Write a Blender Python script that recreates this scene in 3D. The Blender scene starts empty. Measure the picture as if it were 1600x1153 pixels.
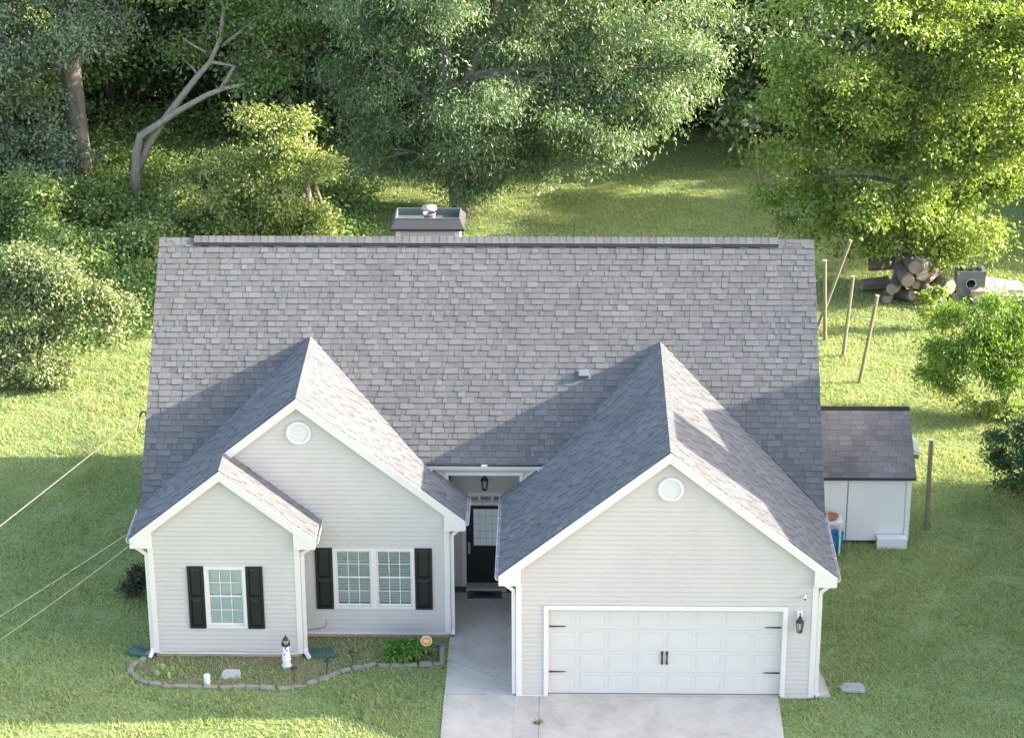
import bpy, math, random
import numpy as np
from mathutils import Vector, Matrix
random.seed(7); rng = np.random.default_rng(7)
R = math.radians
SC = bpy.context.scene
COL = SC.collection

# ------------------------------------------------------------------ camera
W, H, F = 1600.0, 1153.0, 3901.43            # photo size and focal length in its pixels
CAM = np.array([-2.204, -45.89, 26.89])
def cam_axes():
    pi, ya, ro = R(-22.899), R(-1.211), R(-0.239)
    f = np.array([math.sin(ya)*math.cos(pi), math.cos(ya)*math.cos(pi), math.sin(pi)])
    r = np.array([math.cos(ya), -math.sin(ya), 0.0]); u = np.cross(r, f)
    return r*math.cos(ro)+u*math.sin(ro), -r*math.sin(ro)+u*math.cos(ro), f
CR, CU, CF = cam_axes()
cd = bpy.data.cameras.new('camera'); co = bpy.data.objects.new('camera', cd); COL.objects.link(co)
cd.sensor_width = 36; cd.lens = F/W*36; cd.clip_start = 0.5; cd.clip_end = 1500
co.matrix_world = Matrix(((CR[0], CU[0], -CF[0], CAM[0]), (CR[1], CU[1], -CF[1], CAM[1]), (CR[2], CU[2], -CF[2], CAM[2]), (0, 0, 0, 1)))
SC.camera = co
def at(px, py, axis=2, val=0.0):             # photo pixel -> point on the plane axis = val
    d = CF+CR*(px-W/2)/F-CU*(py-H/2)/F
    return CAM+d*((val-CAM[axis])/d[axis])
def pix(P):
    d = np.asarray(P)-CAM; k = d@CF
    return np.stack([W/2+F*(d@CR)/k, H/2-F*(d@CU)/k], -1)

# ------------------------------------------------------------------ light
SUN_D = Vector((1.0, 0.085, 0.394)).normalized()      # towards the sun: low, from the right and a little behind
elev = math.asin(SUN_D.z); azim = math.atan2(SUN_D.x, SUN_D.y)
wd = bpy.data.worlds.new('World'); SC.world = wd; wd.use_nodes = True
nt = wd.node_tree; bg = nt.nodes['Background']
sky = nt.nodes.new('ShaderNodeTexSky'); sky.sky_type = 'NISHITA'; sky.sun_disc = False
sky.sun_elevation = elev; sky.sun_rotation = azim; sky.dust_density = 2.5; sky.air_density = 1.0
hs = nt.nodes.new('ShaderNodeHueSaturation'); hs.inputs['Saturation'].default_value = 0.95
nt.links.new(sky.outputs[0], hs.inputs['Color']); nt.links.new(hs.outputs[0], bg.inputs[0])
bg.inputs[1].default_value = 0.132
sl = bpy.data.lights.new('sun', 'SUN'); sl.energy = 3.8; sl.angle = R(0.5); sl.color = (1.0, 0.92, 0.80)
so = bpy.data.objects.new('sun', sl); COL.objects.link(so); so.location = (30, 5, 30)
so.rotation_euler = SUN_D.to_track_quat('Z', 'Y').to_euler()
vs = SC.view_settings; vs.view_transform = 'Standard'; vs.look = 'None'; vs.gamma = 1; vs.use_curve_mapping = False
vs.exposure = 2.48
SC.cycles.use_denoising = True
SC.cycles.denoising_prefilter = 'ACCURATE'
SC.cycles.max_bounces = 8; SC.cycles.transparent_max_bounces = 8

# ------------------------------------------------------------------ materials
def nodes(name):
    m = bpy.data.materials.new(name); m.use_nodes = True
    t = m.node_tree; return m, t, t.nodes['Principled BSDF']
def mat(name, c, rough=0.6, c2=None, scale=4.0, amt=0.5, bump=0.0, bscale=None, metal=0.0, spec=None, detail=6.0, stretch=None):
    m, t, b = nodes(name)
    b.inputs['Base Color'].default_value = (*c, 1); b.inputs['Roughness'].default_value = rough; b.inputs['Metallic'].default_value = metal
    if spec is not None: b.inputs['Specular IOR Level'].default_value = spec
    tc = t.nodes.new('ShaderNodeTexCoord'); src = tc.outputs['Object']
    if stretch:
        mp = t.nodes.new('ShaderNodeMapping'); mp.inputs['Scale'].default_value = stretch; t.links.new(src, mp.inputs[0]); src = mp.outputs[0]
    if c2:
        n = t.nodes.new('ShaderNodeTexNoise'); n.inputs['Scale'].default_value = scale; n.inputs['Detail'].default_value = detail; n.inputs['Roughness'].default_value = 0.62
        t.links.new(src, n.inputs['Vector'])
        rp = t.nodes.new('ShaderNodeValToRGB'); rp.color_ramp.elements[0].position = 0.5-amt*0.5; rp.color_ramp.elements[1].position = 0.5+amt*0.5
        rp.color_ramp.elements[0].color = (*c, 1); rp.color_ramp.elements[1].color = (*c2, 1)
        t.links.new(n.outputs[0], rp.inputs[0]); t.links.new(rp.outputs[0], b.inputs['Base Color'])
    if bump:
        n2 = t.nodes.new('ShaderNodeTexNoise'); n2.inputs['Scale'].default_value = bscale or scale*4; n2.inputs['Detail'].default_value = 4
        t.links.new(src, n2.inputs['Vector'])
        bp = t.nodes.new('ShaderNodeBump'); bp.inputs['Strength'].default_value = bump; bp.inputs['Distance'].default_value = 0.02
        t.links.new(n2.outputs[0], bp.inputs['Height']); t.links.new(bp.outputs[0], b.inputs['Normal'])
    return m
def tone_mat(name, lo, hi, rough=0.9, nscale=60.0, namt=0.35):            # colour between lo and hi by the mesh attribute 'tone', with fine grain
    m, t, b = nodes(name); b.inputs['Roughness'].default_value = rough; b.inputs['Specular IOR Level'].default_value = 0.25
    at_ = t.nodes.new('ShaderNodeAttribute'); at_.attribute_name = 'tone'
    mx = t.nodes.new('ShaderNodeMix'); mx.data_type = 'RGBA'; mx.inputs[6].default_value = (*lo, 1); mx.inputs[7].default_value = (*hi, 1)
    t.links.new(at_.outputs['Fac'], mx.inputs[0])
    tc = t.nodes.new('ShaderNodeTexCoord')
    n = t.nodes.new('ShaderNodeTexNoise'); n.inputs['Scale'].default_value = nscale; n.inputs['Detail'].default_value = 3
    t.links.new(tc.outputs['Object'], n.inputs['Vector'])
    n3 = t.nodes.new('ShaderNodeTexNoise'); n3.inputs['Scale'].default_value = 0.9; n3.inputs['Detail'].default_value = 4
    t.links.new(tc.outputs['Object'], n3.inputs['Vector'])
    ad = t.nodes.new('ShaderNodeMath'); ad.operation = 'ADD'; t.links.new(n.outputs[0], ad.inputs[0]); t.links.new(n3.outputs[0], ad.inputs[1])
    mr = t.nodes.new('ShaderNodeMapRange'); mr.inputs[1].default_value = 0.6; mr.inputs[2].default_value = 1.4; mr.inputs[3].default_value = 1-namt; mr.inputs[4].default_value = 1+namt
    t.links.new(ad.outputs[0], mr.inputs[0])
    sc_ = t.nodes.new('ShaderNodeVectorMath'); sc_.operation = 'SCALE'; t.links.new(mx.outputs[2], sc_.inputs[0]); t.links.new(mr.outputs[0], sc_.inputs['Scale'])
    t.links.new(sc_.outputs[0], b.inputs['Base Color'])
    gn = t.nodes.new('ShaderNodeTexNoise'); gn.inputs['Scale'].default_value = 110; gn.inputs['Detail'].default_value = 2; t.links.new(tc.outputs['Object'], gn.inputs['Vector'])   # mineral granules
    bp = t.nodes.new('ShaderNodeBump'); bp.inputs['Strength'].default_value = 0.8; bp.inputs['Distance'].default_value = 0.016; b.inputs['Diffuse Roughness'].default_value = 1.0
    t.links.new(gn.outputs[0], bp.inputs['Height']); t.links.new(bp.outputs[0], b.inputs['Normal'])
    return m
def leaf_mat(name, lo, hi, trans=0.35, rough=0.5, tint=(1.25, 1.35, 0.55), spec=0.35, nscale=None, lo2=None):
    m, t, b = nodes(name); b.inputs['Roughness'].default_value = rough; b.inputs['Specular IOR Level'].default_value = spec
    a = t.nodes.new('ShaderNodeAttribute'); a.attribute_name = 'tone'
    mx = t.nodes.new('ShaderNodeMix'); mx.data_type = 'RGBA'; mx.inputs[6].default_value = (*lo, 1); mx.inputs[7].default_value = (*hi, 1)
    t.links.new(a.outputs['Fac'], mx.inputs[0]); colo = mx.outputs[2]
    if nscale:
        tc = t.nodes.new('ShaderNodeTexCoord'); n = t.nodes.new('ShaderNodeTexNoise'); n.inputs['Scale'].default_value = nscale; n.inputs['Detail'].default_value = 5; n.inputs['Roughness'].default_value = 0.65
        t.links.new(tc.outputs['Object'], n.inputs['Vector'])
        rp = t.nodes.new('ShaderNodeValToRGB'); rp.color_ramp.elements[0].position = 0.42; rp.color_ramp.elements[1].position = 0.68
        t.links.new(n.outputs[0], rp.inputs[0])
        m2 = t.nodes.new('ShaderNodeMix'); m2.data_type = 'RGBA'; t.links.new(rp.outputs[0], m2.inputs[0]); t.links.new(colo, m2.inputs[6]); m2.inputs[7].default_value = (*lo2, 1)
        colo = m2.outputs[2]
    t.links.new(colo, b.inputs['Base Color'])
    tr = t.nodes.new('ShaderNodeBsdfTranslucent')
    tn = t.nodes.new('ShaderNodeMix'); tn.data_type = 'RGBA'; tn.blend_type = 'MULTIPLY'; tn.inputs[0].default_value = 1; tn.inputs[7].default_value = (*tint, 1)
    t.links.new(colo, tn.inputs[6]); t.links.new(tn.outputs[2], tr.inputs[0])
    ms = t.nodes.new('ShaderNodeMixShader'); ms.inputs[0].default_value = trans
    t.links.new(b.outputs[0], ms.inputs[1]); t.links.new(tr.outputs[0], ms.inputs[2])
    t.links.new(ms.outputs[0], t.nodes['Material Output'].inputs[0])
    return m
def glass_mat(name, tint=(0.9, 0.95, 0.95), refl=0.12):
    m = bpy.data.materials.new(name); m.use_nodes = True; t = m.node_tree; t.nodes.clear()
    o = t.nodes.new('ShaderNodeOutputMaterial'); g = t.nodes.new('ShaderNodeBsdfGlossy'); g.inputs['Roughness'].default_value = 0.03
    tr = t.nodes.new('ShaderNodeBsdfTransparent'); tr.inputs[0].default_value = (*tint, 1)
    fr = t.nodes.new('ShaderNodeFresnel'); fr.inputs[0].default_value = 1.5
    ad = t.nodes.new('ShaderNodeMath'); ad.operation = 'ADD'; ad.inputs[1].default_value = refl; t.links.new(fr.outputs[0], ad.inputs[0])
    ms = t.nodes.new('ShaderNodeMixShader'); t.links.new(ad.outputs[0], ms.inputs[0]); t.links.new(tr.outputs[0], ms.inputs[1]); t.links.new(g.outputs[0], ms.inputs[2])
    t.links.new(ms.outputs[0], o.inputs[0]); return m

M = {}
M['siding'] = mat('vinyl_siding', (0.52, 0.462, 0.432), 0.55, (0.56, 0.50, 0.468), 1.2, 0.6, 0.05, 60)
M['trim'] = mat('white_trim', (0.69, 0.63, 0.605), 0.45, (0.73, 0.67, 0.645), 3, 0.6)
M['gdoor'] = mat('garage_door_paint', (0.57, 0.535, 0.50), 0.5, (0.60, 0.565, 0.53), 2, 0.6)
M['shingle'] = tone_mat('asphalt_shingle', (0.03, 0.031, 0.035), (0.262, 0.254, 0.252), 0.93, 60, .18)
M['deck'] = mat('roof_deck', (0.05, 0.05, 0.055), 0.95)
M['slit'] = mat('vent_slit', (0.02, 0.02, 0.025), 0.9)
M['black'] = mat('black_paint', (0.006, 0.007, 0.009), 0.5, (0.011, 0.012, 0.015), 4, 0.5)
M['iron'] = mat('black_iron', (0.035, 0.034, 0.033), 0.45, metal=0.3)
M['brass'] = mat('satin_nickel', (0.50, 0.48, 0.45), 0.35, metal=0.7)
M['clay'] = mat('foundation_stucco', (0.62, 0.44, 0.29), 0.9, (0.46, 0.30, 0.19), 2.5, 0.7, 0.3, 30)
M['concrete'] = mat('concrete', (0.46, 0.405, 0.345), 0.9, (0.59, 0.53, 0.46), 1.1, 0.5, 0.15, 60)
def stain(m, scale, lo, hi, dark):
    t = m.node_tree; b = t.nodes['Principled BSDF']; src = b.inputs['Base Color'].links[0].from_socket
    tc = t.nodes.new('ShaderNodeTexCoord'); n = t.nodes.new('ShaderNodeTexNoise'); n.inputs['Scale'].default_value = scale; n.inputs['Detail'].default_value = 9; n.inputs['Roughness'].default_value = 0.7
    t.links.new(tc.outputs['Object'], n.inputs['Vector']); r = t.nodes.new('ShaderNodeMapRange'); r.inputs[1].default_value = lo; r.inputs[2].default_value = hi; r.inputs[3].default_value = dark; r.inputs[4].default_value = 1.0
    t.links.new(n.outputs[0], r.inputs[0]); v = t.nodes.new('ShaderNodeVectorMath'); v.operation = 'SCALE'; t.links.new(src, v.inputs[0]); t.links.new(r.outputs[0], v.inputs['Scale']); t.links.new(v.outputs[0], b.inputs['Base Color'])
stain(M['concrete'], 0.55, 0.36, 0.56, 0.84); stain(M['concrete'], 3.1, 0.30, 0.42, 0.82); stain(M['siding'], 0.5, 0.35, 0.6, 0.94)
M['joint'] = mat('concrete_joint', (0.10, 0.095, 0.085), 0.95, (0.16, 0.15, 0.12), 5, 0.6)
M['glass'] = glass_mat('window_glass', (0.97, 1.0, 0.99), 0.06)
M['glassd'] = glass_mat('door_glass', (0.9, 0.95, 0.95), 0.25)
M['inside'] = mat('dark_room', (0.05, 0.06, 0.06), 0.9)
M['blind'] = mat('blind_slat', (0.78, 0.84, 0.82), 0.6)
M['blind2'] = mat('blind_slat_open', (0.86, 0.88, 0.84), 0.6)
M['frost_sky'] = mat('frosted_sky_lite', (0.78, 0.86, 0.86), 0.2, (0.88, 0.93, 0.93), 14, 0.4)  # frosted glass; the sky's reflection is put into its pale colour
M['mat'] = mat('door_mat', (0.045, 0.038, 0.04), 0.95, (0.16, 0.13, 0.13), 14, 0.35)
M['soil'] = mat('bed_soil', (0.15, 0.17, 0.07), 0.95, (0.25, 0.17, 0.10), 1.6, 0.35, 0.6, 40)
M['stone'] = mat('edging_stone', (0.20, 0.175, 0.14), 0.9, (0.36, 0.32, 0.26), 5, 0.6, 0.5, 25)
M['greystone'] = mat('grey_stone', (0.32, 0.32, 0.30), 0.9, (0.45, 0.44, 0.42), 6, 0.5, 0.3, 30)
M['green_plastic'] = mat('green_plastic', (0.04, 0.10, 0.075), 0.6, (0.07, 0.14, 0.10), 8, 0.6)
M['white_paint'] = mat('white_paint', (0.72, 0.71, 0.69), 0.6, (0.80, 0.79, 0.77), 10, 0.6)
M['wood'] = mat('weathered_post', (0.17, 0.14, 0.085), 0.9, (0.26, 0.22, 0.14), 3, 0.6, 0.4, 30, stretch=(6, 6, 1))
M['oldwood'] = mat('grey_wood', (0.16, 0.14, 0.12), 0.9, (0.28, 0.25, 0.22), 4, 0.6, 0.4, 30, stretch=(6, 6, 1))
M['bark'] = mat('bark', (0.13, 0.105, 0.08), 0.95, (0.30, 0.26, 0.21), 3, 0.5, 0.9, 14, stretch=(3, 3, 0.6))
M['palebark'] = mat('pale_bark', (0.24, 0.205, 0.155), 0.95, (0.42, 0.37, 0.29), 3, 0.5, 0.9, 14, stretch=(3, 3, 0.6))
M['darkbark'] = mat('dark_bark', (0.07, 0.055, 0.04), 0.95, (0.15, 0.12, 0.09), 3, 0.5, 0.9, 14, stretch=(3, 3, 0.6))
M['log'] = mat('log_bark', (0.08, 0.068, 0.06), 0.95, (0.20, 0.17, 0.15), 4, 0.6, 0.6, 14)
M['logend'] = mat('log_cut', (0.16, 0.135, 0.11), 0.9, (0.28, 0.24, 0.20), 6, 0.6)
M['shedwall'] = mat('shed_panel', (0.74, 0.705, 0.68), 0.7, (0.82, 0.78, 0.755), 2, 0.6)
M['shedroof'] = tone_mat('shed_shingle', (0.03, 0.03, 0.032), (0.27, 0.262, 0.268), 0.93)
M['tin'] = mat('galvanised', (0.30, 0.31, 0.33), 0.5, (0.40, 0.41, 0.43), 3, 0.6, metal=0.4)
M['tin2'] = mat('pale_tin', (0.28, 0.26, 0.24), 0.6, (0.34, 0.32, 0.30), 4, 0.6)
M['chimcap'] = mat('chimney_cap', (0.025, 0.025, 0.03), 0.8, (0.04, 0.04, 0.046), 3, 0.6)
M['chimrim'] = mat('chimney_rim', (0.09, 0.105, 0.10), 0.7, (0.12, 0.135, 0.13), 3, 0.6)
M['chimpan'] = mat('chimney_pan', (0.06, 0.085, 0.078), 0.7, (0.09, 0.115, 0.105), 3, 0.6)
M['terracotta'] = mat('terracotta', (0.33, 0.13, 0.07), 0.85, (0.40, 0.18, 0.10), 6, 0.6)
M['blue'] = mat('blue_plastic', (0.02, 0.22, 0.50), 0.4, (0.03, 0.30, 0.60), 6, 0.6)
M['greyplastic'] = mat('grey_plastic', (0.10, 0.11, 0.13), 0.5, (0.15, 0.16, 0.18), 4, 0.6)
M['tarp'] = mat('tan_tarp', (0.32, 0.275, 0.23), 0.9, (0.42, 0.36, 0.31), 3, 0.6, 0.6, 8)
M['orange'] = mat('orange_sign', (0.62, 0.25, 0.06), 0.5, (0.70, 0.32, 0.10), 6, 0.6)
M['cable'] = mat('pale_cable', (0.11, 0.105, 0.09), 0.6)
M['brick'] = mat('chimney_brick', (0.27, 0.11, 0.07), 0.9, (0.36, 0.17, 0.11), 6, 0.6, 0.4, 20)
M['nwall'] = mat('neighbour_siding', (0.52, 0.48, 0.40), 0.7, (0.57, 0.53, 0.45), 2, 0.6)
M['nroof'] = mat('neighbour_shingle', (0.11, 0.10, 0.095), 0.95, (0.17, 0.155, 0.145), 14, 0.6, 0.4, 40)
M['bulb'] = mat('lamp_glass', (0.55, 0.50, 0.38), 0.1)

# ------------------------------------------------------------------ mesh helpers
class MB:
    def __init__(s): s.v = []; s.f = []; s.tone = []
    def poly(s, pts, tone=None):
        n = len(s.v); s.v += [tuple(p) for p in pts]; s.f.append(tuple(range(n, n+len(pts)))); s.tone.append(tone); return s
    def box(s, x0, x1, y0, y1, z0, z1):
        n = len(s.v)
        s.v += [(x, y, z) for z in (z0, z1) for (x, y) in ((x0, y0), (x1, y0), (x1, y1), (x0, y1))]
        s.f += [tuple(n+i for i in q) for q in ((3, 2, 1, 0), (4, 5, 6, 7), (0, 1, 5, 4), (1, 2, 6, 5), (2, 3, 7, 6), (3, 0, 4, 7))]
        s.tone += [None]*6; return s
    def prism(s, pts, off):                      # polygon swept by vector off
        n = len(s.v); k = len(pts); off = np.array(off, float)
        s.v += [tuple(p) for p in pts]+[tuple(np.array(p, float)+off) for p in pts]
        s.f.append(tuple(range(n+k-1, n-1, -1))); s.f.append(tuple(range(n+k, n+2*k)))
        for i in range(k): j = (i+1) % k; s.f.append((n+i, n+j, n+k+j, n+k+i))
        s.tone += [None]*(k+2); return s
    def sweep(s, path, prof, up=(0, 0, 1), cap=True):     # profile (a,b) pairs swept along a path; a sideways, b 'up'
        path = [np.array(p, float) for p in path]; n0 = len(s.v)
        for i, p in enumerate(path):
            d = path[min(i+1, len(path)-1)]-path[max(i-1, 0)]; d /= np.linalg.norm(d)
            a = np.cross(d, up)
            if np.linalg.norm(a) < 1e-3: a = np.cross(d, (0, 1, 0))
            a /= np.linalg.norm(a); b = np.cross(a, d)
            pr = prof(i) if callable(prof) else prof
            k = len(pr); s.v += [tuple(p+a*q[0]+b*q[1]) for q in pr]
        for i in range(len(path)-1):
            for j in range(k):
                l = (j+1) % k; s.f.append((n0+i*k+j, n0+i*k+l, n0+(i+1)*k+l, n0+(i+1)*k+j)); s.tone.append(None)
        if cap:
            s.f.append(tuple(range(n0+k-1, n0-1, -1))); e = n0+(len(path)-1)*k; s.f.append(tuple(range(e, e+k))); s.tone += [None, None]
        return s
    def tube(s, path, r, n=8, up=(0.13, 0.31, 0.94)):
        rr = r if hasattr(r, '__len__') else [r]*len(path)
        return s.sweep(path, lambda i: [(math.cos(2*math.pi*j/n)*rr[i], math.sin(2*math.pi*j/n)*rr[i]) for j in range(n)], up)
    def lathe(s, prof, n=16, c=(0, 0, 0)):       # profile (r,z) turned about z
        n0 = len(s.v); k = len(prof)
        for i in range(n):
            a = 2*math.pi*i/n; s.v += [(c[0]+r*math.cos(a), c[1]+r*math.sin(a), c[2]+z) for r, z in prof]
        for i in range(n):
            for j in range(k-1):
                a = n0+i*k+j; b = n0+((i+1) % n)*k+j; s.f.append((a, b, b+1, a+1)); s.tone.append(None)
        return s
    def mesh(s, name, mt, smooth=False):
        me = bpy.data.meshes.new(name); me.from_pydata(s.v, [], s.f); me.materials.append(mt)
        if any(t is not None for t in s.tone):
            a = me.attributes.new('tone', 'FLOAT', 'FACE'); a.data.foreach_set('value', [0.5 if t is None else t for t in s.tone])
        if smooth: me.polygons.foreach_set('use_smooth', [True]*len(me.polygons))
        me.update(); return me
    def build(s, name, mt, parent=None, smooth=False, kind=None, loc=None, world=True):
        o = bpy.data.objects.new(name, s.mesh(name, mt, smooth)); COL.objects.link(o)
        if loc is not None: o.location = loc
        if parent: attach(o, parent, world)
        if kind: o['kind'] = kind
        return o
def wloc(o):                                  # no rotation is used on the parents built in world coordinates
    l = Vector(o.location)
    return l+wloc(o.parent)+o.matrix_parent_inverse.translation if o.parent else l
def attach(o, parent, world=True):
    o.parent = parent
    if world: o.matrix_parent_inverse = Matrix.Translation(-wloc(parent))
def tag(o, label, cat, group=None, kind=None):
    o['label'] = label; o['category'] = cat
    if group: o['group'] = group
    if kind: o['kind'] = kind
    return o
def empty(name, loc, label, cat, group=None):
    o = bpy.data.objects.new(name, None); COL.objects.link(o); o.location = loc; o.empty_display_size = 0.3
    return tag(o, label, cat, group)
def link(name, me, parent=None, loc=(0, 0, 0), rot=(0, 0, 0), scale=(1, 1, 1), world=True):
    o = bpy.data.objects.new(name, me); COL.objects.link(o); o.location = loc; o.rotation_euler = rot; o.scale = scale
    if parent: attach(o, parent, world)
    return o
def struct(o): o['kind'] = 'structure'; return o
def copy_tree(o, parent=None):
    c = o.copy(); COL.objects.link(c); c.parent = parent
    for ch in o.children: copy_tree(ch, c)
    return c
def quads_mesh(name, V, k, mt, tone=None, smooth=False):    # V: (n,k,3) separate polygons of k corners
    n = len(V); me = bpy.data.meshes.new(name)
    me.vertices.add(n*k); me.vertices.foreach_set('co', V.astype(np.float32).ravel())
    me.loops.add(n*k); me.loops.foreach_set('vertex_index', np.arange(n*k, dtype=np.int32))
    me.polygons.add(n); me.polygons.foreach_set('loop_start', np.arange(0, n*k, k, dtype=np.int32))
    try: me.polygons.foreach_set('loop_total', np.full(n, k, dtype=np.int32))
    except Exception: pass
    me.materials.append(mt)
    if tone is not None:
        a = me.attributes.new('tone', 'FLOAT', 'FACE'); a.data.foreach_set('value', np.clip(tone, 0, 1).astype(np.float32))
    me.update(calc_edges=True); return me

# ------------------------------------------------------------------ the house in numbers (metres; the garage front is y = 0)
GL, GR = -3.094, 3.131
SW, SM, ZE = 0.804, 0.952, 2.925                 # wing slope, main slope, roof edge height
GA, GH, GY = 0.0185, 3.486, -0.103               # garage gable: apex x, half width, front y
B0, B1, BY = -10.995, -7.785, 1.597              # small front gable
BA, BH, BF = -9.390, 1.979, 1.494
M1, MY = -4.617, 2.509                           # gable behind it
UA, UH, UF = -7.806, 3.563, 2.406
XL, XR, YR, ZR = -11.373, 3.54, 7.635, 7.479     # main ridge
YD = 4.898                                       # wall with the front door
YG = 3.65                                        # eave of the entry gap
ZG, ZU, ZB = ZE+SW*GH, ZE+SW*UH, ZE+SW*BH
zm = lambda y: ZR-SM*(YR-y)
ym_at = lambda z: YR-(ZR-z)/SM
YE = ym_at(ZE); YB = YR+(YR-YE)

# ------------------------------------------------------------------ ground
gm, t, b = nodes('lawn_ground'); b.inputs['Roughness'].default_value = 0.95; b.inputs['Specular IOR Level'].default_value = 0.1
tc = t.nodes.new('ShaderNodeTexCoord')
def noise(t, src, s, d=6, r=0.6):
    n = t.nodes.new('ShaderNodeTexNoise'); n.inputs['Scale'].default_value = s; n.inputs['Detail'].default_value = d; n.inputs['Roughness'].default_value = r
    t.links.new(src, n.inputs['Vector']); return n.outputs[0]
def ramp(t, src, stops):
    rp = t.nodes.new('ShaderNodeValToRGB'); e = rp.color_ramp.elements
    while len(e) < len(stops): e.new(0.5)
    for i, (p_, c_) in enumerate(stops): e[i].position = p_; e[i].color = (*c_, 1)
    t.links.new(src, rp.inputs[0]); return rp.outputs[0]
c1 = ramp(t, noise(t, tc.outputs['Object'], 9.0), [(0.3, (0.13, 0.18, 0.06)), (0.5, (0.22, 0.28, 0.10)), (0.72, (0.33, 0.32, 0.16))])
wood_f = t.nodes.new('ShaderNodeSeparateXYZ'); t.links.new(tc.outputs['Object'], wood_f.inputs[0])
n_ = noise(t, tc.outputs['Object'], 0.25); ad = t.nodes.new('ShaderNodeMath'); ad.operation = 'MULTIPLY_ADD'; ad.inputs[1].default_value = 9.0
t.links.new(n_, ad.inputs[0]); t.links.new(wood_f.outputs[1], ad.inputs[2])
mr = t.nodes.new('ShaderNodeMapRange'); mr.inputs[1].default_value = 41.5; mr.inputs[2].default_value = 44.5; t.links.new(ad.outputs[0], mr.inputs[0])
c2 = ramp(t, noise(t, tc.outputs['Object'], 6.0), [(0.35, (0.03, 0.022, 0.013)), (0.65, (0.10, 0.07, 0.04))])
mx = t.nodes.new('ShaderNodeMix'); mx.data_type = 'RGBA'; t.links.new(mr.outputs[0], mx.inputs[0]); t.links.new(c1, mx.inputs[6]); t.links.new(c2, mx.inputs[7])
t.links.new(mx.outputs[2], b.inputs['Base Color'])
bp = t.nodes.new('ShaderNodeBump'); bp.inputs['Strength'].default_value = 0.8; bp.inputs['Distance'].default_value = 0.06
t.links.new(noise(t, tc.outputs['Object'], 14.0, 5), bp.inputs['Height']); t.links.new(bp.outputs[0], b.inputs['Normal'])
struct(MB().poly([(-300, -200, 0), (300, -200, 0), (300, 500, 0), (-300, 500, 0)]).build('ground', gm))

# concrete walk and driveway: slabs with joints between
dw = struct(MB().poly([(-4.62, -8, 0.006), (2.40, -8, 0.006), (2.40, 0.16, 0.006), (-3.1, 0.16, 0.006), (-3.1, YD, 0.006), (-4.62, YD, 0.006)]).build('driveway', M['joint']))
g_ = 0.011
def slab(pts):
    c = np.mean(np.array(pts), 0)
    q = [(np.array(p)+(c-np.array(p))/np.linalg.norm(c-np.array(p))*g_*1.4) for p in pts]
    MB().prism([(p[0], p[1], 0.0) for p in q], (0, 0, 0.03)).build('concrete_slab', M['concrete'], dw)
slab([(-4.64, 1.50), (-3.1, 0.45), (-3.1, 4.60), (-4.62, 4.60)])
slab([(-4.64, 0.03), (-3.1, 0.03), (-3.1, 0.45), (-4.64, 1.50)])
slab([(-4.63, -8), (-3.16, -8), (-3.16, 0.03), (-4.64, 0.03)])
slab([(-3.16, -8), (-2.63, -8), (-2.63, 0.0), (-3.16, 0.0)])
slab([(-2.63, -8), (2.36, -8), (2.42, -0.0), (-2.63, -0.0)])
slab([(-2.44, 0.0), (2.44, 0.0), (2.44, 0.16), (-2.44, 0.16)])
struct(MB().prism([(3.14, 0.05, 0), (3.52, 0.02, 0), (3.44, 0.75, 0), (3.3, 1.5, 0), (3.14, 1.5, 0)], (0, 0, 0.04)).build('concrete_pad', M['concrete']))

# ------------------------------------------------------------------ the house
HO = empty('house', (-4, 4, 0), 'cream sided one storey house with grey shingle roof and two front gables', 'house')
# foundation and side walls
fb = MB(); fb.box(B0+.02, B1-.02, BY+.02, YB-.4, -0.05, 0.13); fb.box(B1-.05, M1-.02, MY+.02, YB-.4, -0.05, 0.135)
fb.box(GL+.02, GR-.02, 0.3, YB-.4, -0.05, 0.05); fb.build('foundation', M['clay'], HO)
# lapped boards on a wall running along x (face towards -y) or, turned, along y
PITCH = 0.1085
def boards_front(y, z0, z1, left, right, openings, mt=M['siding']):
    z = z0
    while z < z1-0.01:
        za, zb = z, min(z+PITCH, z1); zc = (za+zb)/2
        segs = [(left(za), right(za), left(zb), right(zb))]
        for (ox0, ox1, oz0, oz1) in openings:
            if oz0 < zc < oz1:
                new = []
                for (a, b_, c, d) in segs:
                    if b_ <= ox0 or a >= ox1: new.append((a, b_, c, d)); continue
                    if a < ox0-.01: new.append((a, ox0, c, ox0))
                    if b_ > ox1+.01: new.append((ox1, b_, ox1, d))
                segs = new
        for (a, b_, c, d) in segs:
            if b_-a < 0.02: continue
            if d < c: c = d = (c+d)/2
            m = MB(); yo = y-0.017
            m.v = [(a, yo, za), (b_, yo, za), (d, y+.006, zb+.004), (c, y+.006, zb+.004), (a, y+.016, za), (b_, y+.016, za)]
            m.f = [(0, 1, 2, 3), (4, 5, 1, 0)]; m.tone = [None]*2
            m.build('siding_board', mt, HO)
        z += PITCH
def boards_side(x, sgn, y0, y1, z0, z1, name='side_siding'):      # one mesh of lapped courses on a wall facing +x or -x
    m = MB(); z = z0
    while z < z1-.01:
        zb = min(z+PITCH, z1); xo = x+sgn*.013
        m.poly([(xo, y0, z), (xo, y1, z), (x+sgn*.002, y1, zb), (x+sgn*.002, y0, zb)] if sgn > 0 else [(xo, y1, z), (xo, y0, z), (x+sgn*.002, y0, zb), (x+sgn*.002, y1, zb)])
        m.poly([(xo, y0, z), (x, y0, z), (x, y1, z), (xo, y1, z)]); z += PITCH
    m.build(name, M['siding'], HO)
INS = 0.10                                       # boards end just under the rake board
gopen = (-2.44, 2.44, -1, 2.09)
boards_front(0.0, 0.03, ZG-.16, lambda z: max(GL, GA-GH+(z-ZE)/SW+INS), lambda z: min(GR, GA+GH-(z-ZE)/SW-INS), [gopen])
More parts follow.
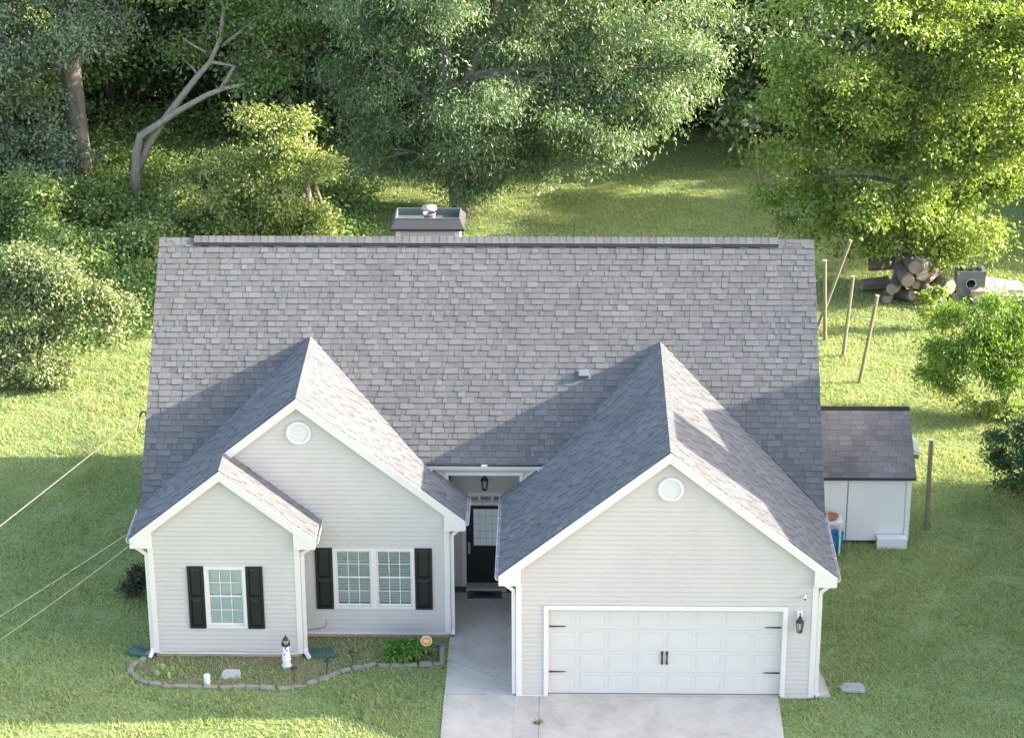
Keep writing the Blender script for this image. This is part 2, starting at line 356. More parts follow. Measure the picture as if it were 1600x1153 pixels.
WN = [(-9.834, -8.945, 0.732, 2.222), (-7.148, -5.369, 0.732, 2.216)]
boards_front(BY, 0.13, ZB-.16, lambda z: max(B0, BA-BH+(z-ZE)/SW+INS), lambda z: min(B1, BA+BH-(z-ZE)/SW-INS), [WN[0]])
def uleft(z):
    if z < ZE+.05: return B1
    if z < ZB: return max(BA+(ZB-z)/SW-0.3, UA-UH+(z-ZE)/SW+INS)
    return UA-UH+(z-ZE)/SW+INS
boards_front(MY, 0.135, ZU-.16, uleft, lambda z: min(M1, UA+UH-(z-ZE)/SW-INS), [WN[1]])
DX0, DX1 = -4.336, -3.426
boards_front(YD, 0.03, 3.5, lambda z: M1, lambda z: GL, [(DX0-.06, DX1+.06, -1, 2.42)])
boards_side(M1, 1, MY, YD, 0.05, 2.75); boards_side(B1, 1, BY, MY, 0.13, 2.75); boards_side(GL, -1, 0, YD, 0.03, 2.75)
boards_side(M1, 1, 3.76, YD, 2.75, 3.45); boards_side(GL, -1, 3.76, YD, 2.75, 3.45)
boards_side(GR, 1, 0, YB-.3, 0.05, 2.75); boards_side(B0, -1, BY, YB-.3, 0.13, 2.75)
# gable ends of the main roof and the rear wall
for x, s in ((B0, -1), (GR, 1)):
    MB().prism([(x, YE+.3, 2.72), (x, YB-.3, 2.72), (x, YR, ZR-.35)], (-s*.1, 0, 0)).build('gable_wall', M['siding'], HO)
MB().box(B0, GR, YB-.42, YB-.32, 0.05, 2.75).build('rear_wall', M['siding'], HO)
MB().box(GL+.01, GR-.01, 0.30, 0.36, 0, 2.6).build('garage_back', M['inside'], HO)

# roof decking
YP = 3.75                                        # the wing roofs end at the entry header
S = lambda x, xa, za: za-SW*abs(x-xa)
pl_main = [(XL, YR, ZR), (XL, YE, ZE), (UA, ym_at(ZU), ZU), (UA+(ZU-zm(YG))/SW, YG, zm(YG)), (GA-(ZG-zm(YG))/SW, YG, zm(YG)), (GA, ym_at(ZG), ZG), (XR, YE, ZE), (XR, YR, ZR)]
pl_rear = [(XR, YR, ZR), (XR, YB, ZE), (XL, YB, ZE), (XL, YR, ZR)]
pl_left = [(XL, YE, ZE), (XL, BF, ZE), (BA, BF, ZB), (BA, UF, ZB), (UA, UF, ZU), (UA, ym_at(ZU), ZU)]
pl_bump = [(BA, BF, ZB), (BA+BH, BF, ZE), (BA+BH, MY-.004, ZE), (BA, MY-.004, ZB)]
xg = UA+(ZU-zm(YG))/SW
pl_uright = [(UA, UF, ZU), (UA+UH, UF, ZE), (UA+UH, YP, ZE), (xg, YP, zm(YG)), (xg, YG, zm(YG)), (UA, ym_at(ZU), ZU)]
xg2 = GA-(ZG-zm(YG))/SW
pl_gleft = [(GA, GY, ZG), (GA, ym_at(ZG), ZG), (xg2, YG, zm(YG)), (xg2, YP, zm(YG)), (GA-GH, YP, ZE), (GA-GH, GY, ZE)]
pl_gright = [(GA, GY, ZG), (GA+GH, GY, ZE), (GA+GH, YE, ZE), (GA, ym_at(ZG), ZG)]
rb = MB()
for pl in (pl_main, pl_rear, pl_left, pl_bump, pl_uright, pl_gleft, pl_gright): rb.prism([(p[0], p[1], p[2]-.012) for p in pl], (0, 0, -0.09))
roof = rb.build('roof', M['deck'], HO)
# shingles
def clip(poly, u0, u1, v0, v1):
    for ax, lim, sg in ((0, u0, 1), (0, u1, -1), (1, v0, 1), (1, v1, -1)):
        out = []
        for i in range(len(poly)):
            a, b_ = poly[i-1], poly[i]; da, db = sg*(a[ax]-lim), sg*(b_[ax]-lim)
            if (da >= 0) != (db >= 0): k = da/(da-db); out.append((a[0]+(b_[0]-a[0])*k, a[1]+(b_[1]-a[1])*k))
            if db >= 0: out.append(b_)
        poly = out
        if len(poly) < 3: return []
    return poly
def area(q): return abs(sum(q[i-1][0]*q[i][1]-q[i][0]*q[i-1][1] for i in range(len(q))))/2
def shingles(O, U, V, poly3, exposure=0.142, widths=(.10, .14, .18, .22, .25, .27, .29, .31), thick=(0.010, 0.019), seed=1):
    rd = random.Random(seed); O, U, V = (np.array(a, float) for a in (O, U, V)); V /= np.linalg.norm(V); N = np.cross(U, V)
    p2 = [((np.array(p)-O)@U, (np.array(p)-O)@V) for p in poly3]
    u0, u1 = min(p[0] for p in p2), max(p[0] for p in p2); v1 = max(p[1] for p in p2); res = []
    v = min(p[1] for p in p2); top = 0.03
    while v < v1-.01:
        u = u0-rd.random()*.3; hi = rd.random() < .5
        while u < u1:
            w = rd.choice(widths); hi = not hi if rd.random() < .85 else hi
            q = clip(p2, u+.0035, u+w-.0035, v-(.005 if hi else -.002), v+exposure+top)
            if len(q) >= 3 and area(q) > .0015:
                t_ = thick[1] if hi else thick[0]
                h = lambda vv: t_*(1-(vv-v)/(exposure+top))+0.0015
                topv = [O+U*a[0]+V*a[1]+N*h(a[1]) for a in q]; base = [O+U*a[0]+V*a[1]-N*.004 for a in q]
                tone = min(1, max(0, rd.gauss(.66 if hi else .60, .045)))
                res.append((topv, base, tone))
            u += w
        v += exposure
    return res
def add_shingle(m, s):
    topv, base, tone = s; k = len(topv); n = len(m.v); m.v += [tuple(p) for p in topv]+[tuple(p) for p in base]
    m.f.append(tuple(range(n, n+k))); m.tone.append(tone)
    for i in range(k): j = (i+1) % k; m.f.append((n+i, n+k+i, n+k+j, n+j)); m.tone.append(.22)
alls = []
alls += shingles((XL, YE, ZE), (1, 0, 0), (0, 1, SM), pl_main, seed=1)
rear = shingles((XR, YB, ZE), (-1, 0, 0), (0, -1, SM), pl_rear, seed=2)
alls += shingles((XL, YE, ZE), (0, -1, 0), (1, 0, SW), pl_left, seed=3)
alls += shingles((BA+BH, BF, ZE), (0, 1, 0), (-1, 0, SW), pl_bump, seed=4)
alls += shingles((UA+UH, UF, ZE), (0, 1, 0), (-1, 0, SW), pl_uright, seed=5)
alls += shingles((GA-GH, YE, ZE), (0, -1, 0), (1, 0, SW), pl_gleft, seed=6)
alls += shingles((GA+GH, GY, ZE), (0, 1, 0), (-1, 0, SW), pl_gright, seed=7)
def parea(s): q = pix(np.array(s[0])); return area([tuple(a) for a in q])
alls.sort(key=parea, reverse=True)
for s in alls[:300]:
    m = MB(); add_shingle(m, s); m.build('shingle', M['shingle'], roof)
m = MB()
for s in alls[300:]+rear: add_shingle(m, s)
m.build('shingles', M['shingle'], roof, kind='stuff')
# ridge caps
def ridge(p0, p1, slope_a, slope_b, step=0.17, w=0.15, lift=0.0, side=(1, 0, 0)):
    p0, p1 = np.array(p0, float), np.array(p1, float); L = np.linalg.norm(p1-p0); d = (p1-p0)/L; sd = np.array(side, float)
    m = MB(); n = int(L/step)
    ln = step+.05
    def pt(a, s_, h): return d*a+sd*s_+np.array((0, 0, h))
    A = [pt(0, -w, -w*slope_a+.019+lift), pt(0, 0, .024+lift), pt(0, w, -w*slope_b+.019+lift)]
    B = [pt(ln, -w, -w*slope_a+.012+lift), pt(ln, 0, .014+lift), pt(ln, w, -w*slope_b+.012+lift)]
    m.poly([A[0], A[1], B[1], B[0]]); m.poly([A[1], A[2], B[2], B[1]])
    dn = np.array((0, 0, -.03)); m.poly([A[0], A[0]+dn, A[1]+dn, A[1]]); m.poly([A[1], A[1]+dn, A[2]+dn, A[2]])
    m.poly([A[0], B[0], B[0]+dn, A[0]+dn]); m.poly([A[2], A[2]+dn, B[2]+dn, B[2]])
    mes = []
    for k in range(4):
        m.tone = [0.56+.05*k]*2+[.1]*4; mes.append(m.mesh('ridge_cap', M['shingle']))
    for i in range(n): link('ridge_cap', random.choice(mes), roof, tuple(p0+d*step*i))
ridge((GA, GY, ZG), (GA, ym_at(ZG), ZG), SW, SW)
ridge((UA, UF, ZU), (UA, ym_at(ZU), ZU), SW, SW)
ridge((BA, BF, ZB), (BA, MY, ZB), SW, SW)
ridge((XL, YR, ZR), (XL+.78, YR, ZR), SM, SM, side=(0, 1, 0), w=.13)
MB().prism([(XL+.8, YR-.16, ZR-.150), (XL+.8, YR, ZR+.012), (XL+.8, YR+.16, ZR-.150), (XL+.8, YR+.16, ZR-.10), (XL+.8, YR, ZR+.035), (XL+.8, YR-.16, ZR-.10)], (13.3, 0, 0)).build('ridge_vent', M['slit'], roof)
ridge((XL+.8, YR, ZR), (XL+14.1, YR, ZR), SM*.9, SM*.9, side=(0, 1, 0), w=.13, lift=.045)
ridge((XL+14.1, YR, ZR), (XR-.05, YR, ZR), SM, SM, side=(0, 1, 0), w=.13)
# roof louvre
vx, vy = -1.69, 5.2
m = MB(); N_ = np.array((0, -SM, 1))/math.hypot(1, SM); V_ = np.array((0, 1, SM))/math.hypot(1, SM); c = np.array((vx, vy, zm(vy)))
q = lambda a, b_, h: c+np.array((a, 0, 0))+V_*b_+N_*h
m.prism([q(-.16, -.10, .0), q(.16, -.10, .0), q(.16, .14, .0), q(-.16, .14, .0)], N_*.02)
m.v += [tuple(q(-.11, -.07, .13)), tuple(q(.11, -.07, .13)), tuple(q(.11, .10, .08)), tuple(q(-.11, .10, .08)), tuple(q(-.11, -.07, .01)), tuple(q(.11, -.07, .01)), tuple(q(-.11, .10, .01)), tuple(q(.11, .10, .01))]
n = len(m.v)-8; m.f += [(n, n+1, n+2, n+3), (n+4, n+5, n+1, n), (n+4, n, n+3, n+6), (n+5, n+7, n+2, n+1), (n+6, n+3, n+2, n+7)]; m.tone += [None]*5
m.build('roof_louvre', M['greyplastic'], roof)

# rake boards, eave returns, soffits, fascias, gutters
D = 0.22
def rake(xa, hw, za, y, ywall, zlow=None, both=(True, True)):
    for s, on in ((-1, both[0]), (1, both[1])):
        if not on: continue
        zt = za-SW*hw if zlow is None or s > 0 else zlow
        xt = xa+s*(za-zt)/SW
        MB().prism([(xt, y-.028, zt-.008), (xa, y-.028, za-.008), (xa, y-.028, za-.008-D), (xt, y-.028, zt-.008-D)][::s], (0, .026, 0)).build('rake_board', M['trim'], HO)
        MB().prism([(xt, y, zt-.11), (xa, y, za-.11), (xa, y, za-.13), (xt, y, zt-.13)][::s], (0, ywall-y+.02, 0)).build('rake_soffit', M['trim'], HO)
rake(GA, GH, ZG, GY, 0); rake(BA, BH, ZB, BF, BY); rake(UA, UH, ZU, UF, MY, zlow=ZB+.015)
def ret(xt, s, y, yw):                       # boxed eave return at the foot of a rake; s = direction inwards
    xi = xt+s*.46
    MB().prism([(xt, y-.030, ZE-.008-D-.002), (xi, y-.030, ZE-.008-D-.002), (xi, y-.030, ZE-.008-D+.46*SW-.004), (xt+s*.002, y-.030, ZE-D-.006)], (0, yw-y+.02, 0)).build('eave_return', M['trim'], HO)
ret(GA-GH, 1, GY, 0); ret(GA+GH, -1, GY, 0); ret(BA-BH, 1, BF, BY); ret(BA+BH, -1, BF, BY); ret(UA+UH, -1, UF, MY)
def eave(xt, s, xw, y0, y1, hang=True):             # s = outward direction along x
    MB().box(min(xt, xw), max(xt, xw), y0, y1, ZE-D-.012, ZE-D+.006).build('soffit', M['trim'], HO)
    MB().box(min(xt-s*.02, xt+s*.006), max(xt-s*.02, xt+s*.006), y0, y1, ZE-D, ZE-.03).build('fascia', M['trim'], HO)
    g = [(0.008, -.03), (0.008, -.11), (.045, -.11), (.066, -.075), (.072, -.025), (.080, -.025), (.074, -.08), (.05, -.117), (0.001, -.117), (0.001, -.03)]
    gp = lambda yy, sag: [(xt+s*a, yy, ZE+b_-sag) for a, b_ in g]
    m = MB(); ys = np.linspace(y0, y1, 7); prev = None
    for k, yy in enumerate(ys):
        pts = gp(yy, 0.012*math.sin(k*1.9)); n = len(m.v); m.v += pts
        if prev is not None:
            for j in range(len(g)): l = (j+1) % len(g); m.f.append((prev+j, prev+l, n+l, n+j)); m.tone.append(None)
        prev = n
    m.f.append(tuple(range(len(g)))); m.f.append(tuple(range(prev, prev+len(g)))); m.tone += [None]*2
    go = m.build('gutter', M['trim'], HO)
    k = y0+.3
    while hang and k < y1: MB().box(min(xt, xt+s*.078), max(xt, xt+s*.078), k-.012, k+.012, ZE-.032, ZE-.022).build('gutter_hanger', M['trim'], go); k += .6
eave(GA-GH, -1, GL, GY+.001, YP); eave(GA+GH, 1, GR, GY+.001, YE+.1); eave(BA-BH, -1, B0, BF+.001, YE+.1); eave(BA+BH, 1, B1, BF+.001, MY-.02, False); eave(UA+UH, 1, M1, UF+.001, YP)
# gap eave gutter and the beam above the entry
zg = zm(YG)
m = MB(); g = [(0.0, -.01), (0.0, -.10), (-.05, -.10), (-.075, -.01), (-.082, -.01), (-.055, -.108), (.008, -.108), (.008, -.01)]
m.prism([(xg-.10, YG+a, zg+b_) for a, b_ in g], (xg2-xg+.20, 0, 0)); go = m.build('gutter', M['trim'], HO)
MB().box(-3.93, -3.80, YG-.09, YG-.01, zg-.04, zg+.005).build('gutter_guard', M['trim'], go)
for x in (xg+.12, xg2-.12): MB().box(x-.06, x+.06, YG-.08, YG-.02, zg-.16, zg-.10).build('gutter_outlet', M['trim'], go)
YH = 3.72
MB().box(xg, xg2, YG-.002, YH, zg-.13, zg-.11).build('entry_soffit', M['siding'], HO)
hx0, hx1, hz = -4.66, -3.10, 3.40
su = lambda x: ZU-SW*(x-UA); sg_ = lambda x: ZG-SW*(GA-x)
MB().prism([(xg, YH, zg-.12), (xg, YH, su(xg)-.03), (hx0-.06, YH, su(hx0-.06)-.03), (hx0-.06, YH, hz+.05), (hx1+.06, YH, hz+.05), (hx1+.06, YH, sg_(hx1+.06)-.03), (xg2, YH, sg_(xg2)-.03), (xg2, YH, zg-.12)], (0, .10, 0)).build('entry_header', M['siding'], HO)
cs = MB(); cs.box(hx0-.075, hx1+.075, YH-.03, YH+.11, hz-.0, hz+.075); cs.build('entry_casing', M['trim'], HO)
MB().prism([(hx0-.075, YH-.028, hz-.002), (hx0-.0, YH-.028, hz-.002), (hx0, YH-.028, su(hx0)-.03), (hx0-.075, YH-.028, su(hx0-.075)-.03)], (0, .13, 0)).build('entry_casing', M['trim'], HO)
MB().prism([(hx1+.075, YH-.028, hz-.002), (hx1, YH-.028, hz-.002), (hx1, YH-.028, sg_(hx1)-.03), (hx1+.075, YH-.028, sg_(hx1+.075)-.03)], (0, .13, 0)).build('entry_casing', M['trim'], HO)
for (x0, x1, fz) in ((xg, hx0-.05, su), (hx1+.05, xg2, sg_)):
    MB().prism([(x0, YH-.022, fz(x0)+.012), (x1, YH-.022, fz(x1)+.012), (x1, YH-.022, fz(x1)+.055), (x0, YH-.022, fz(x0)+.055)], (0, .02, 0)).build('skirt_trim', M['trim'], HO)
MB().box(M1-.4, GL+.4, YH+.1, YD, 3.44, 3.47).build('porch_ceiling', M['siding'], HO)
# corner boards and base trim
def corner(x, y, z0, z1, sx, w=.10):          # L shaped corner board, outside corner at (x,y), wall goes towards -sx*x and +y
    MB().box(min(x+sx*.016, x-sx*w), max(x+sx*.016, x-sx*w), y-.022, y-.0005, z0, z1).build('corner_board', M['trim'], HO)
    MB().box(min(x+sx*.0005, x+sx*.022), max(x+sx*.0005, x+sx*.022), y-.018, y+w, z0, z1).build('corner_board', M['trim'], HO)
zt = ZE-D-.013
corner(GL, 0, 0.02, zt, -1); corner(GR, 0, 0.02, zt, 1); corner(B0, BY, .11, zt, -1); corner(B1, BY, .11, zt, 1); corner(M1, MY, .11, zt, 1)
for x0, x1, y, z in ((B0+.1, B1-.1, BY, .125), (B1+.02, M1-.1, MY, .13), (GL+.1, -2.53, 0, .035), (2.53, GR-.1, 0, .035)):
    MB().box(x0, x1, y-.019, y, z-.035, z+.012).build('base_trim', M['trim'], HO)

# gable louvres
def gvent(x, y, z, r=0.275):
    o = MB(); n = 32
    prof = [(r-.07, .0), (r-.07, .035), (r-.05, .045), (r-.01, .04), (r, .02), (r, 0)]
    o.lathe(prof, n)
    ov = o.build('gable_vent', M['trim'], HO, True, world=True, loc=(x, y-.012, z)); ov.rotation_euler = (R(90), 0, 0)
    k = -r+.09
    while k < r-.08:
        hw_ = math.sqrt((r-.055)**2-k*k)
        l = MB().prism([(x-hw_, y-.016, z+k+.022), (x+hw_, y-.016, z+k+.022), (x+hw_, y-.038, z+k-.014), (x-hw_, y-.038, z+k-.014)], (0, 0, .008)).build('louvre', M['trim'])
        l.parent = ov; l.matrix_parent_inverse = (Matrix.Translation((x, y-.012, z))@Matrix.Rotation(R(90), 4, 'X')).inverted()@Matrix.Identity(4)
        k += .045
    bk = MB(); bk.poly([(x+math.cos(i*2*math.pi/n)*(r-.05), y-.0145, z+math.sin(i*2*math.pi/n)*(r-.05)) for i in range(n)]); b_ = bk.build('louvre_back', M['tin'])
    b_.parent = ov; b_.matrix_parent_inverse = (Matrix.Translation((x, y-.012, z))@Matrix.Rotation(R(90), 4, 'X')).inverted()
gvent(UA+.02, MY, 4.95); gvent(0.045, 0, 4.87)

# windows
def frame(m, x0, x1, z0, z1, y0, y1, w, wb=None):
    wb = wb or w
    m.box(x0, x1, y0, y1, z1-w, z1); m.box(x0, x1, y0, y1, z0, z0+wb); m.box(x0, x0+w, y0, y1, z0+wb, z1-w); m.box(x1-w, x1, y0, y1, z0+wb, z1-w)
    return m
def window_unit(x0, x1, z0, z1, y, par, blind, tilt, seed, pitch=.048):
    rd = random.Random(seed); zmid = (z0+z1)/2
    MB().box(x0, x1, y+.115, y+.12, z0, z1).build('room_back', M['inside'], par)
    bl = MB(); z = z1-.03; 
    while z > z0+.02:
        a = tilt+rd.uniform(-.06, .06); dy, dz = pitch*.5*math.cos(a), pitch*.5*math.sin(a)
        bl.poly([(x0+.01, y+.078-dy, z-dz), (x1-.01, y+.078-dy, z-dz), (x1-.01, y+.078+dy, z+dz), (x0+.01, y+.078+dy, z+dz)]); z -= pitch
    bl.build('blind', blind, par, kind='stuff')
    for (a, b_, yy) in ((zmid, z1, y+.028), (z0, zmid+.02, y+.046)):
        frame(MB(), x0, x1, a, b_, yy-.02, yy+.012, .035).build('sash', M['trim'], par)
        cw = (x1-x0-.07)/3; rh = (b_-a-.07)/2
        pm = MB().poly([(-cw/2+.008, 0, -rh/2+.008), (cw/2-.008, 0, -rh/2+.008), (cw/2-.008, 0, rh/2-.008), (-cw/2+.008, 0, rh/2-.008)]).mesh('pane', M['glass'])
        for i in range(3):
            for j in range(2): link('pane', pm, par, (x0+.035+cw*(i+.5), yy, a+.035+rh*(j+.5)))
        for i in (1, 2): MB().box(x0+.035+cw*i-.009, x0+.035+cw*i+.009, yy-.009, yy+.004, a+.035, b_-.035).build('muntin', M['trim'], par)
        MB().box(x0+.035, x1-.035, yy-.0105, yy+.0055, a+.035+rh-.009, a+.035+rh+.009).build('muntin', M['trim'], par)
def shutter(x0, x1, z0, z1, y):
    o = frame(MB(), x0, x1, z0, z1, y-.045, y-.008, .055, .06); zc = z0+(z1-z0)*.50
    o.box(x0+.055, x1-.055, y-.045, y-.008, zc-.03, zc+.03); o.box(x0+.05, x1-.05, y-.022, y-.010, z0+.05, z1-.05)
    sh = o.build('shutter', M['black'], HO)
    for a, b_ in ((z0+.06, zc-.03), (zc+.03, z1-.055)):
        x0_, x1_ = x0+.058, x1-.058; a += .004; b_ -= .004; k = .035; m = MB(); yb, yf = y-.022, y-.040
        m.v = [(x0_, yb, a), (x1_, yb, a), (x1_, yb, b_), (x0_, yb, b_), (x0_+k, yf, a+k), (x1_-k, yf, a+k), (x1_-k, yf, b_-k), (x0_+k, yf, b_-k)]
        m.f = [(4, 5, 6, 7), (0, 1, 5, 4), (1, 2, 6, 5), (2, 3, 7, 6), (3, 0, 4, 7)]; m.tone = [None]*5; m.build('raised_panel', M['black'], sh)
x0, x1, z0, z1 = WN[0]
w1 = frame(MB(), x0, x1, z0, z1, BY-.035, BY+.08, .062).build('window', M['trim'], HO); w1['label'] = 'single sash window with closed pale blinds'
window_unit(x0+.062, x1-.062, z0+.062, z1-.062, BY, w1, M['blind'], R(58), 1)
shutter(-10.195, x0-.012, z0-.005, z1+.005, BY); shutter(x1+.012, -8.572, z0-.005, z1+.005, BY)
x0, x1, z0, z1 = WN[1]
w2 = frame(MB(), x0, x1, z0, z1, MY-.035, MY+.08, .062).box((x0+x1)/2-.065, (x0+x1)/2+.065, MY-.034, MY+.08, z0+.06, z1-.06).build('window', M['trim'], HO); w2['label'] = 'double window with open slatted blinds'
xm = (x0+x1)/2
window_unit(x0+.062, xm-.065, z0+.062, z1-.062, MY, w2, M['blind2'], R(26), 2, .066); window_unit(xm+.065, x1-.062, z0+.062, z1-.062, MY, w2, M['blind2'], R(24), 3, .066)
shutter(-7.533, x0-.012, z0-.005, z1+.005, MY); shutter(x1+.012, -4.985, z0-.005, z1+.005, MY)

# front door with transom
fd = frame(MB(), DX0-.10, DX1+.10, 0.03, 2.43, YD-.035, YD+.10, .10, .02).box(DX0, DX1, YD-.033, YD+.1, 2.10, 2.185)
fd = fd.build('front_door', M['trim'], HO); fd['label'] = 'black front door with large glass lite and transom'
MB().box(DX0-.005, DX1+.005, YD-.25, YD+.05, 0.0, 0.10).build('sill', M['concrete'], fd)
MB().box(DX0, DX1, YD+.04, YD+.08, 0.10, 2.10).build('door_leaf', M['black'], fd)
lx0, lx1, lz0, lz1 = DX0+.17, DX1-.17, 1.06, 1.98
frame(MB(), lx0-.035, lx1+.035, lz0-.035, lz1+.035, YD+.022, YD+.04, .035).build('lite_frame', M['black'], fd)
MB().box(lx0, lx1, YD+.030, YD+.038, lz0, lz1).build('door_glass', M['frost_sky'], fd)
for i in range(1, 4): MB().box(lx0+(lx1-lx0)*i/4-.003, lx0+(lx1-lx0)*i/4+.003, YD+.027, YD+.0295, lz0, lz1).build('came', M['tin'], fd)
for i in range(1, 5): MB().box(lx0, lx1, YD+.0265, YD+.0292, lz0+(lz1-lz0)*i/5-.003, lz0+(lz1-lz0)*i/5+.003).build('came', M['tin'], fd)
for px0, px1 in ((DX0+.15, DX0+.42), (DX1-.42, DX1-.15)):
    for a, b_ in ((.25, .50), (.58, .90)):
        frame(MB(), px0, px1, a, b_, YD+.028, YD+.041, .03).build('raised_panel', M['black'], fd)
MB().box(DX0+.04, DX0+.09, YD+.02, YD+.04, .85, 1.13).lathe([(0, .05), (.028, .04), (.03, .02), (.012, 0)], 10, (DX0+.065, YD+.01, .98)).build('door_handle', M['brass'], fd)
for i in range(3):
    a = DX0+.01+(DX1-DX0-.02)*i/3; b_ = DX0+.01+(DX1-DX0-.02)*(i+1)/3
    frame(MB(), a, b_, 2.185, 2.335, YD+.02, YD+.06, .022).build('transom_frame', M['trim'], fd)
    MB().box(a+.022, b_-.022, YD+.045, YD+.05, 2.205, 2.315).build('transom_pane', M['glass'], fd)
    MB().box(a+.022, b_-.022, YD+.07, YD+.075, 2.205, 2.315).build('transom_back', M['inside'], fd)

# garage door: four sections with raised panels
gd = MB()
gd.box(-2.535, 2.535, -.034, .14, 2.09, 2.19); gd.box(-2.535, -2.44, -.034, .14, .02, 2.09); gd.box(2.44, 2.535, -.034, .14, .02, 2.09)
gd = gd.build('garage_door', M['trim'], HO)
sh_ = 2.05/4
sec = MB().box(-2.44, 2.44, 0, .04, .002, sh_-.002).mesh('door_section', M['gdoor'])
k = .03; pw, ph = .50, sh_-.16
pm = MB(); pm.v = [(-pw/2, 0, -ph/2), (pw/2, 0, -ph/2), (pw/2, 0, ph/2), (-pw/2, 0, ph/2), (-pw/2+.012, .002, -ph/2+.012), (pw/2-.012, .002, -ph/2+.012), (pw/2-.012, .002, ph/2-.012), (-pw/2+.012, .002, ph/2-.012),
        (-pw/2+.055, -.0015, -ph/2+.055), (pw/2-.055, -.0015, -ph/2+.055), (pw/2-.055, -.0015, ph/2-.055), (-pw/2+.055, -.0015, ph/2-.055)]
pm.v = [(a, b_-.005, c) for a, b_, c in pm.v]
pm.f = [(0, 1, 5, 4), (1, 2, 6, 5), (2, 3, 7, 6), (3, 0, 4, 7), (4, 5, 9, 8), (5, 6, 10, 9), (6, 7, 11, 10), (7, 4, 8, 11), (8, 9, 10, 11)]; pm.tone = [None]*9
pm = pm.mesh('raised_panel', M['gdoor'])
for r_ in range(4):
    link('door_section', sec, gd, (0, .10, .035+sh_*r_))
    for c_ in range(8): link('raised_panel', pm, gd, (-2.44+.305+c_*.61, .0995, .035+sh_*(r_+.5)))
for zz in (1.64, .56):
    for s in (-1, 1):
        MB().prism([(s*2.42, .078, zz-.018), (s*2.10, .078, zz-.009), (s*2.07, .078, zz), (s*2.10, .078, zz+.009), (s*2.42, .078, zz+.018)][::s], (0, .012, 0)).build('strap_hinge', M['iron'], gd)
for s in (-1, 1): MB().box(s*.05-.014, s*.05+.014, .055, .08, .78, 1.03).box(s*.05-.022, s*.05+.022, .072, .0845, .98, 1.06).box(s*.05-.022, s*.05+.022, .072, .0845, .75, .82).build('handle', M['iron'], gd)
MB().box(-2.44, 2.44, .09, .15, .028, .04).build('door_seal', M['iron'], gd)

# downspouts
def spout(path, name='downspout'):
    return MB().sweep(path, [(-.04, -.03), (.04, -.03), (.04, .03), (-.04, .03)], up=(0, 1, 0.02)).build(name, M['trim'], HO)
zz = ZE-.15
spout([(B0-.34, BF+.15, zz), (B0-.32, BF+.15, zz-.08), (B0-.06, BY+.03, zz-.28), (B0-.055, BY+.03, zz-.4), (B0-.055, BY+.03, .22), (B0-.06, BY-.02, .13), (B0-.10, BY-.16, .07)])
spout([(B1+.34, BF+.12, zz), (B1+.30, BF+.12, zz-.08), (B1+.075, BY+.06, zz-.26), (B1+.07, BY+.06, zz-.4), (B1+.07, BY+.06, .22), (B1+.08, BY+.0, .13), (B1+.16, BY-.14, .07)])
spout([(M1+.30, UF+.14, zz), (M1+.24, UF+.14, zz-.08), (M1+.075, MY+.05, zz-.26), (M1+.07, MY+.05, zz-.4), (M1+.07, MY+.05, .2), (M1+.07, MY-.01, .10)])
spout([(GL-.34, GY+.16, zz), (GL-.30, GY+.16, zz-.08), (GL-.075, .05, zz-.26), (GL-.07, .05, zz-.4), (GL-.07, .05, .05)])
spout([(GR+.34, GY+.16, zz), (GR+.30, GY+.16, zz-.08), (GR+.075, .05, zz-.26), (GR+.07, .05, zz-.4), (GR+.07, .05, .1), (GR+.12, .0, .06)])
# chimney chase behind the ridge
cx0, cx1, cy0, cy1 = -6.15, -4.60, 9.9, 10.8
cb = MB().box(cx0+.03, cx1-.03, cy0+.03, cy1-.03, 3.0, 6.90).build('chimney', M['nwall'], HO)
for x in (cx0+.02, cx1-.14): MB().box(x, x+.12, cy0+.012, cy0+.03, 3.6, 6.88).build('corner_board', M['trim'], cb)
MB().box(cx1-.03, cx1-.005, cy0+.02, cy1-.02, 3.6, 6.88).build('side_trim', M['trim'], cb)
m = MB(); zlo, zhi = 6.95, 7.11; lo = [(cx0-.10, cy0-.12), (cx1+.10, cy0-.12), (cx1+.10, cy1+.12), (cx0-.10, cy1+.12)]; hi = [(cx0+.02, cy0+.16), (cx1-.02, cy0+.16), (cx1-.02, cy1-.02), (cx0+.02, cy1-.02)]
m.v = [(*p, zlo) for p in lo]+[(*p, zhi) for p in hi]; m.f = [(0, 1, 5, 4), (1, 2, 6, 5), (2, 3, 7, 6), (3, 0, 4, 7), (3, 2, 1, 0)]; m.tone = [None]*5
m.box(cx0-.10, cx1+.10, cy0-.12, cy1+.12, zlo-.06, zlo-.002); m.build('chimney_cap', M['chimcap'], cb)
frame_m = MB(); f_ = .03
for (a, b_, c, d) in ((cx0, cx1, cy0+.14, cy0+.14+f_), (cx0, cx1, cy1-.03, cy1), (cx0, cx0+f_, cy0+.17, cy1-.03), (cx1-f_, cx1, cy0+.17, cy1-.03)): frame_m.box(a, b_, c, d, zhi-.18, zhi+.015)
frame_m.build('pan_rim', M['chimrim'], cb); MB().box(cx0+.03, cx1-.03, cy0+.17, cy1-.03, zhi-.20, zhi-.15).build('pan', M['chimpan'], cb)
MB().lathe([(.14, 0), (.14, .18), (.155, .18), (.155, .2), (.15, .2)], 20, (-5.35, 10.35, zhi-.15)).build('flue', M['tin'], cb, True)
MB().lathe([(0, .22), (.18, .22), (.185, .25), (.18, .28), (0, .29)], 20, (-5.35, 10.35, zhi-.08)).build('flue_cap', M['tin2'], cb, True)
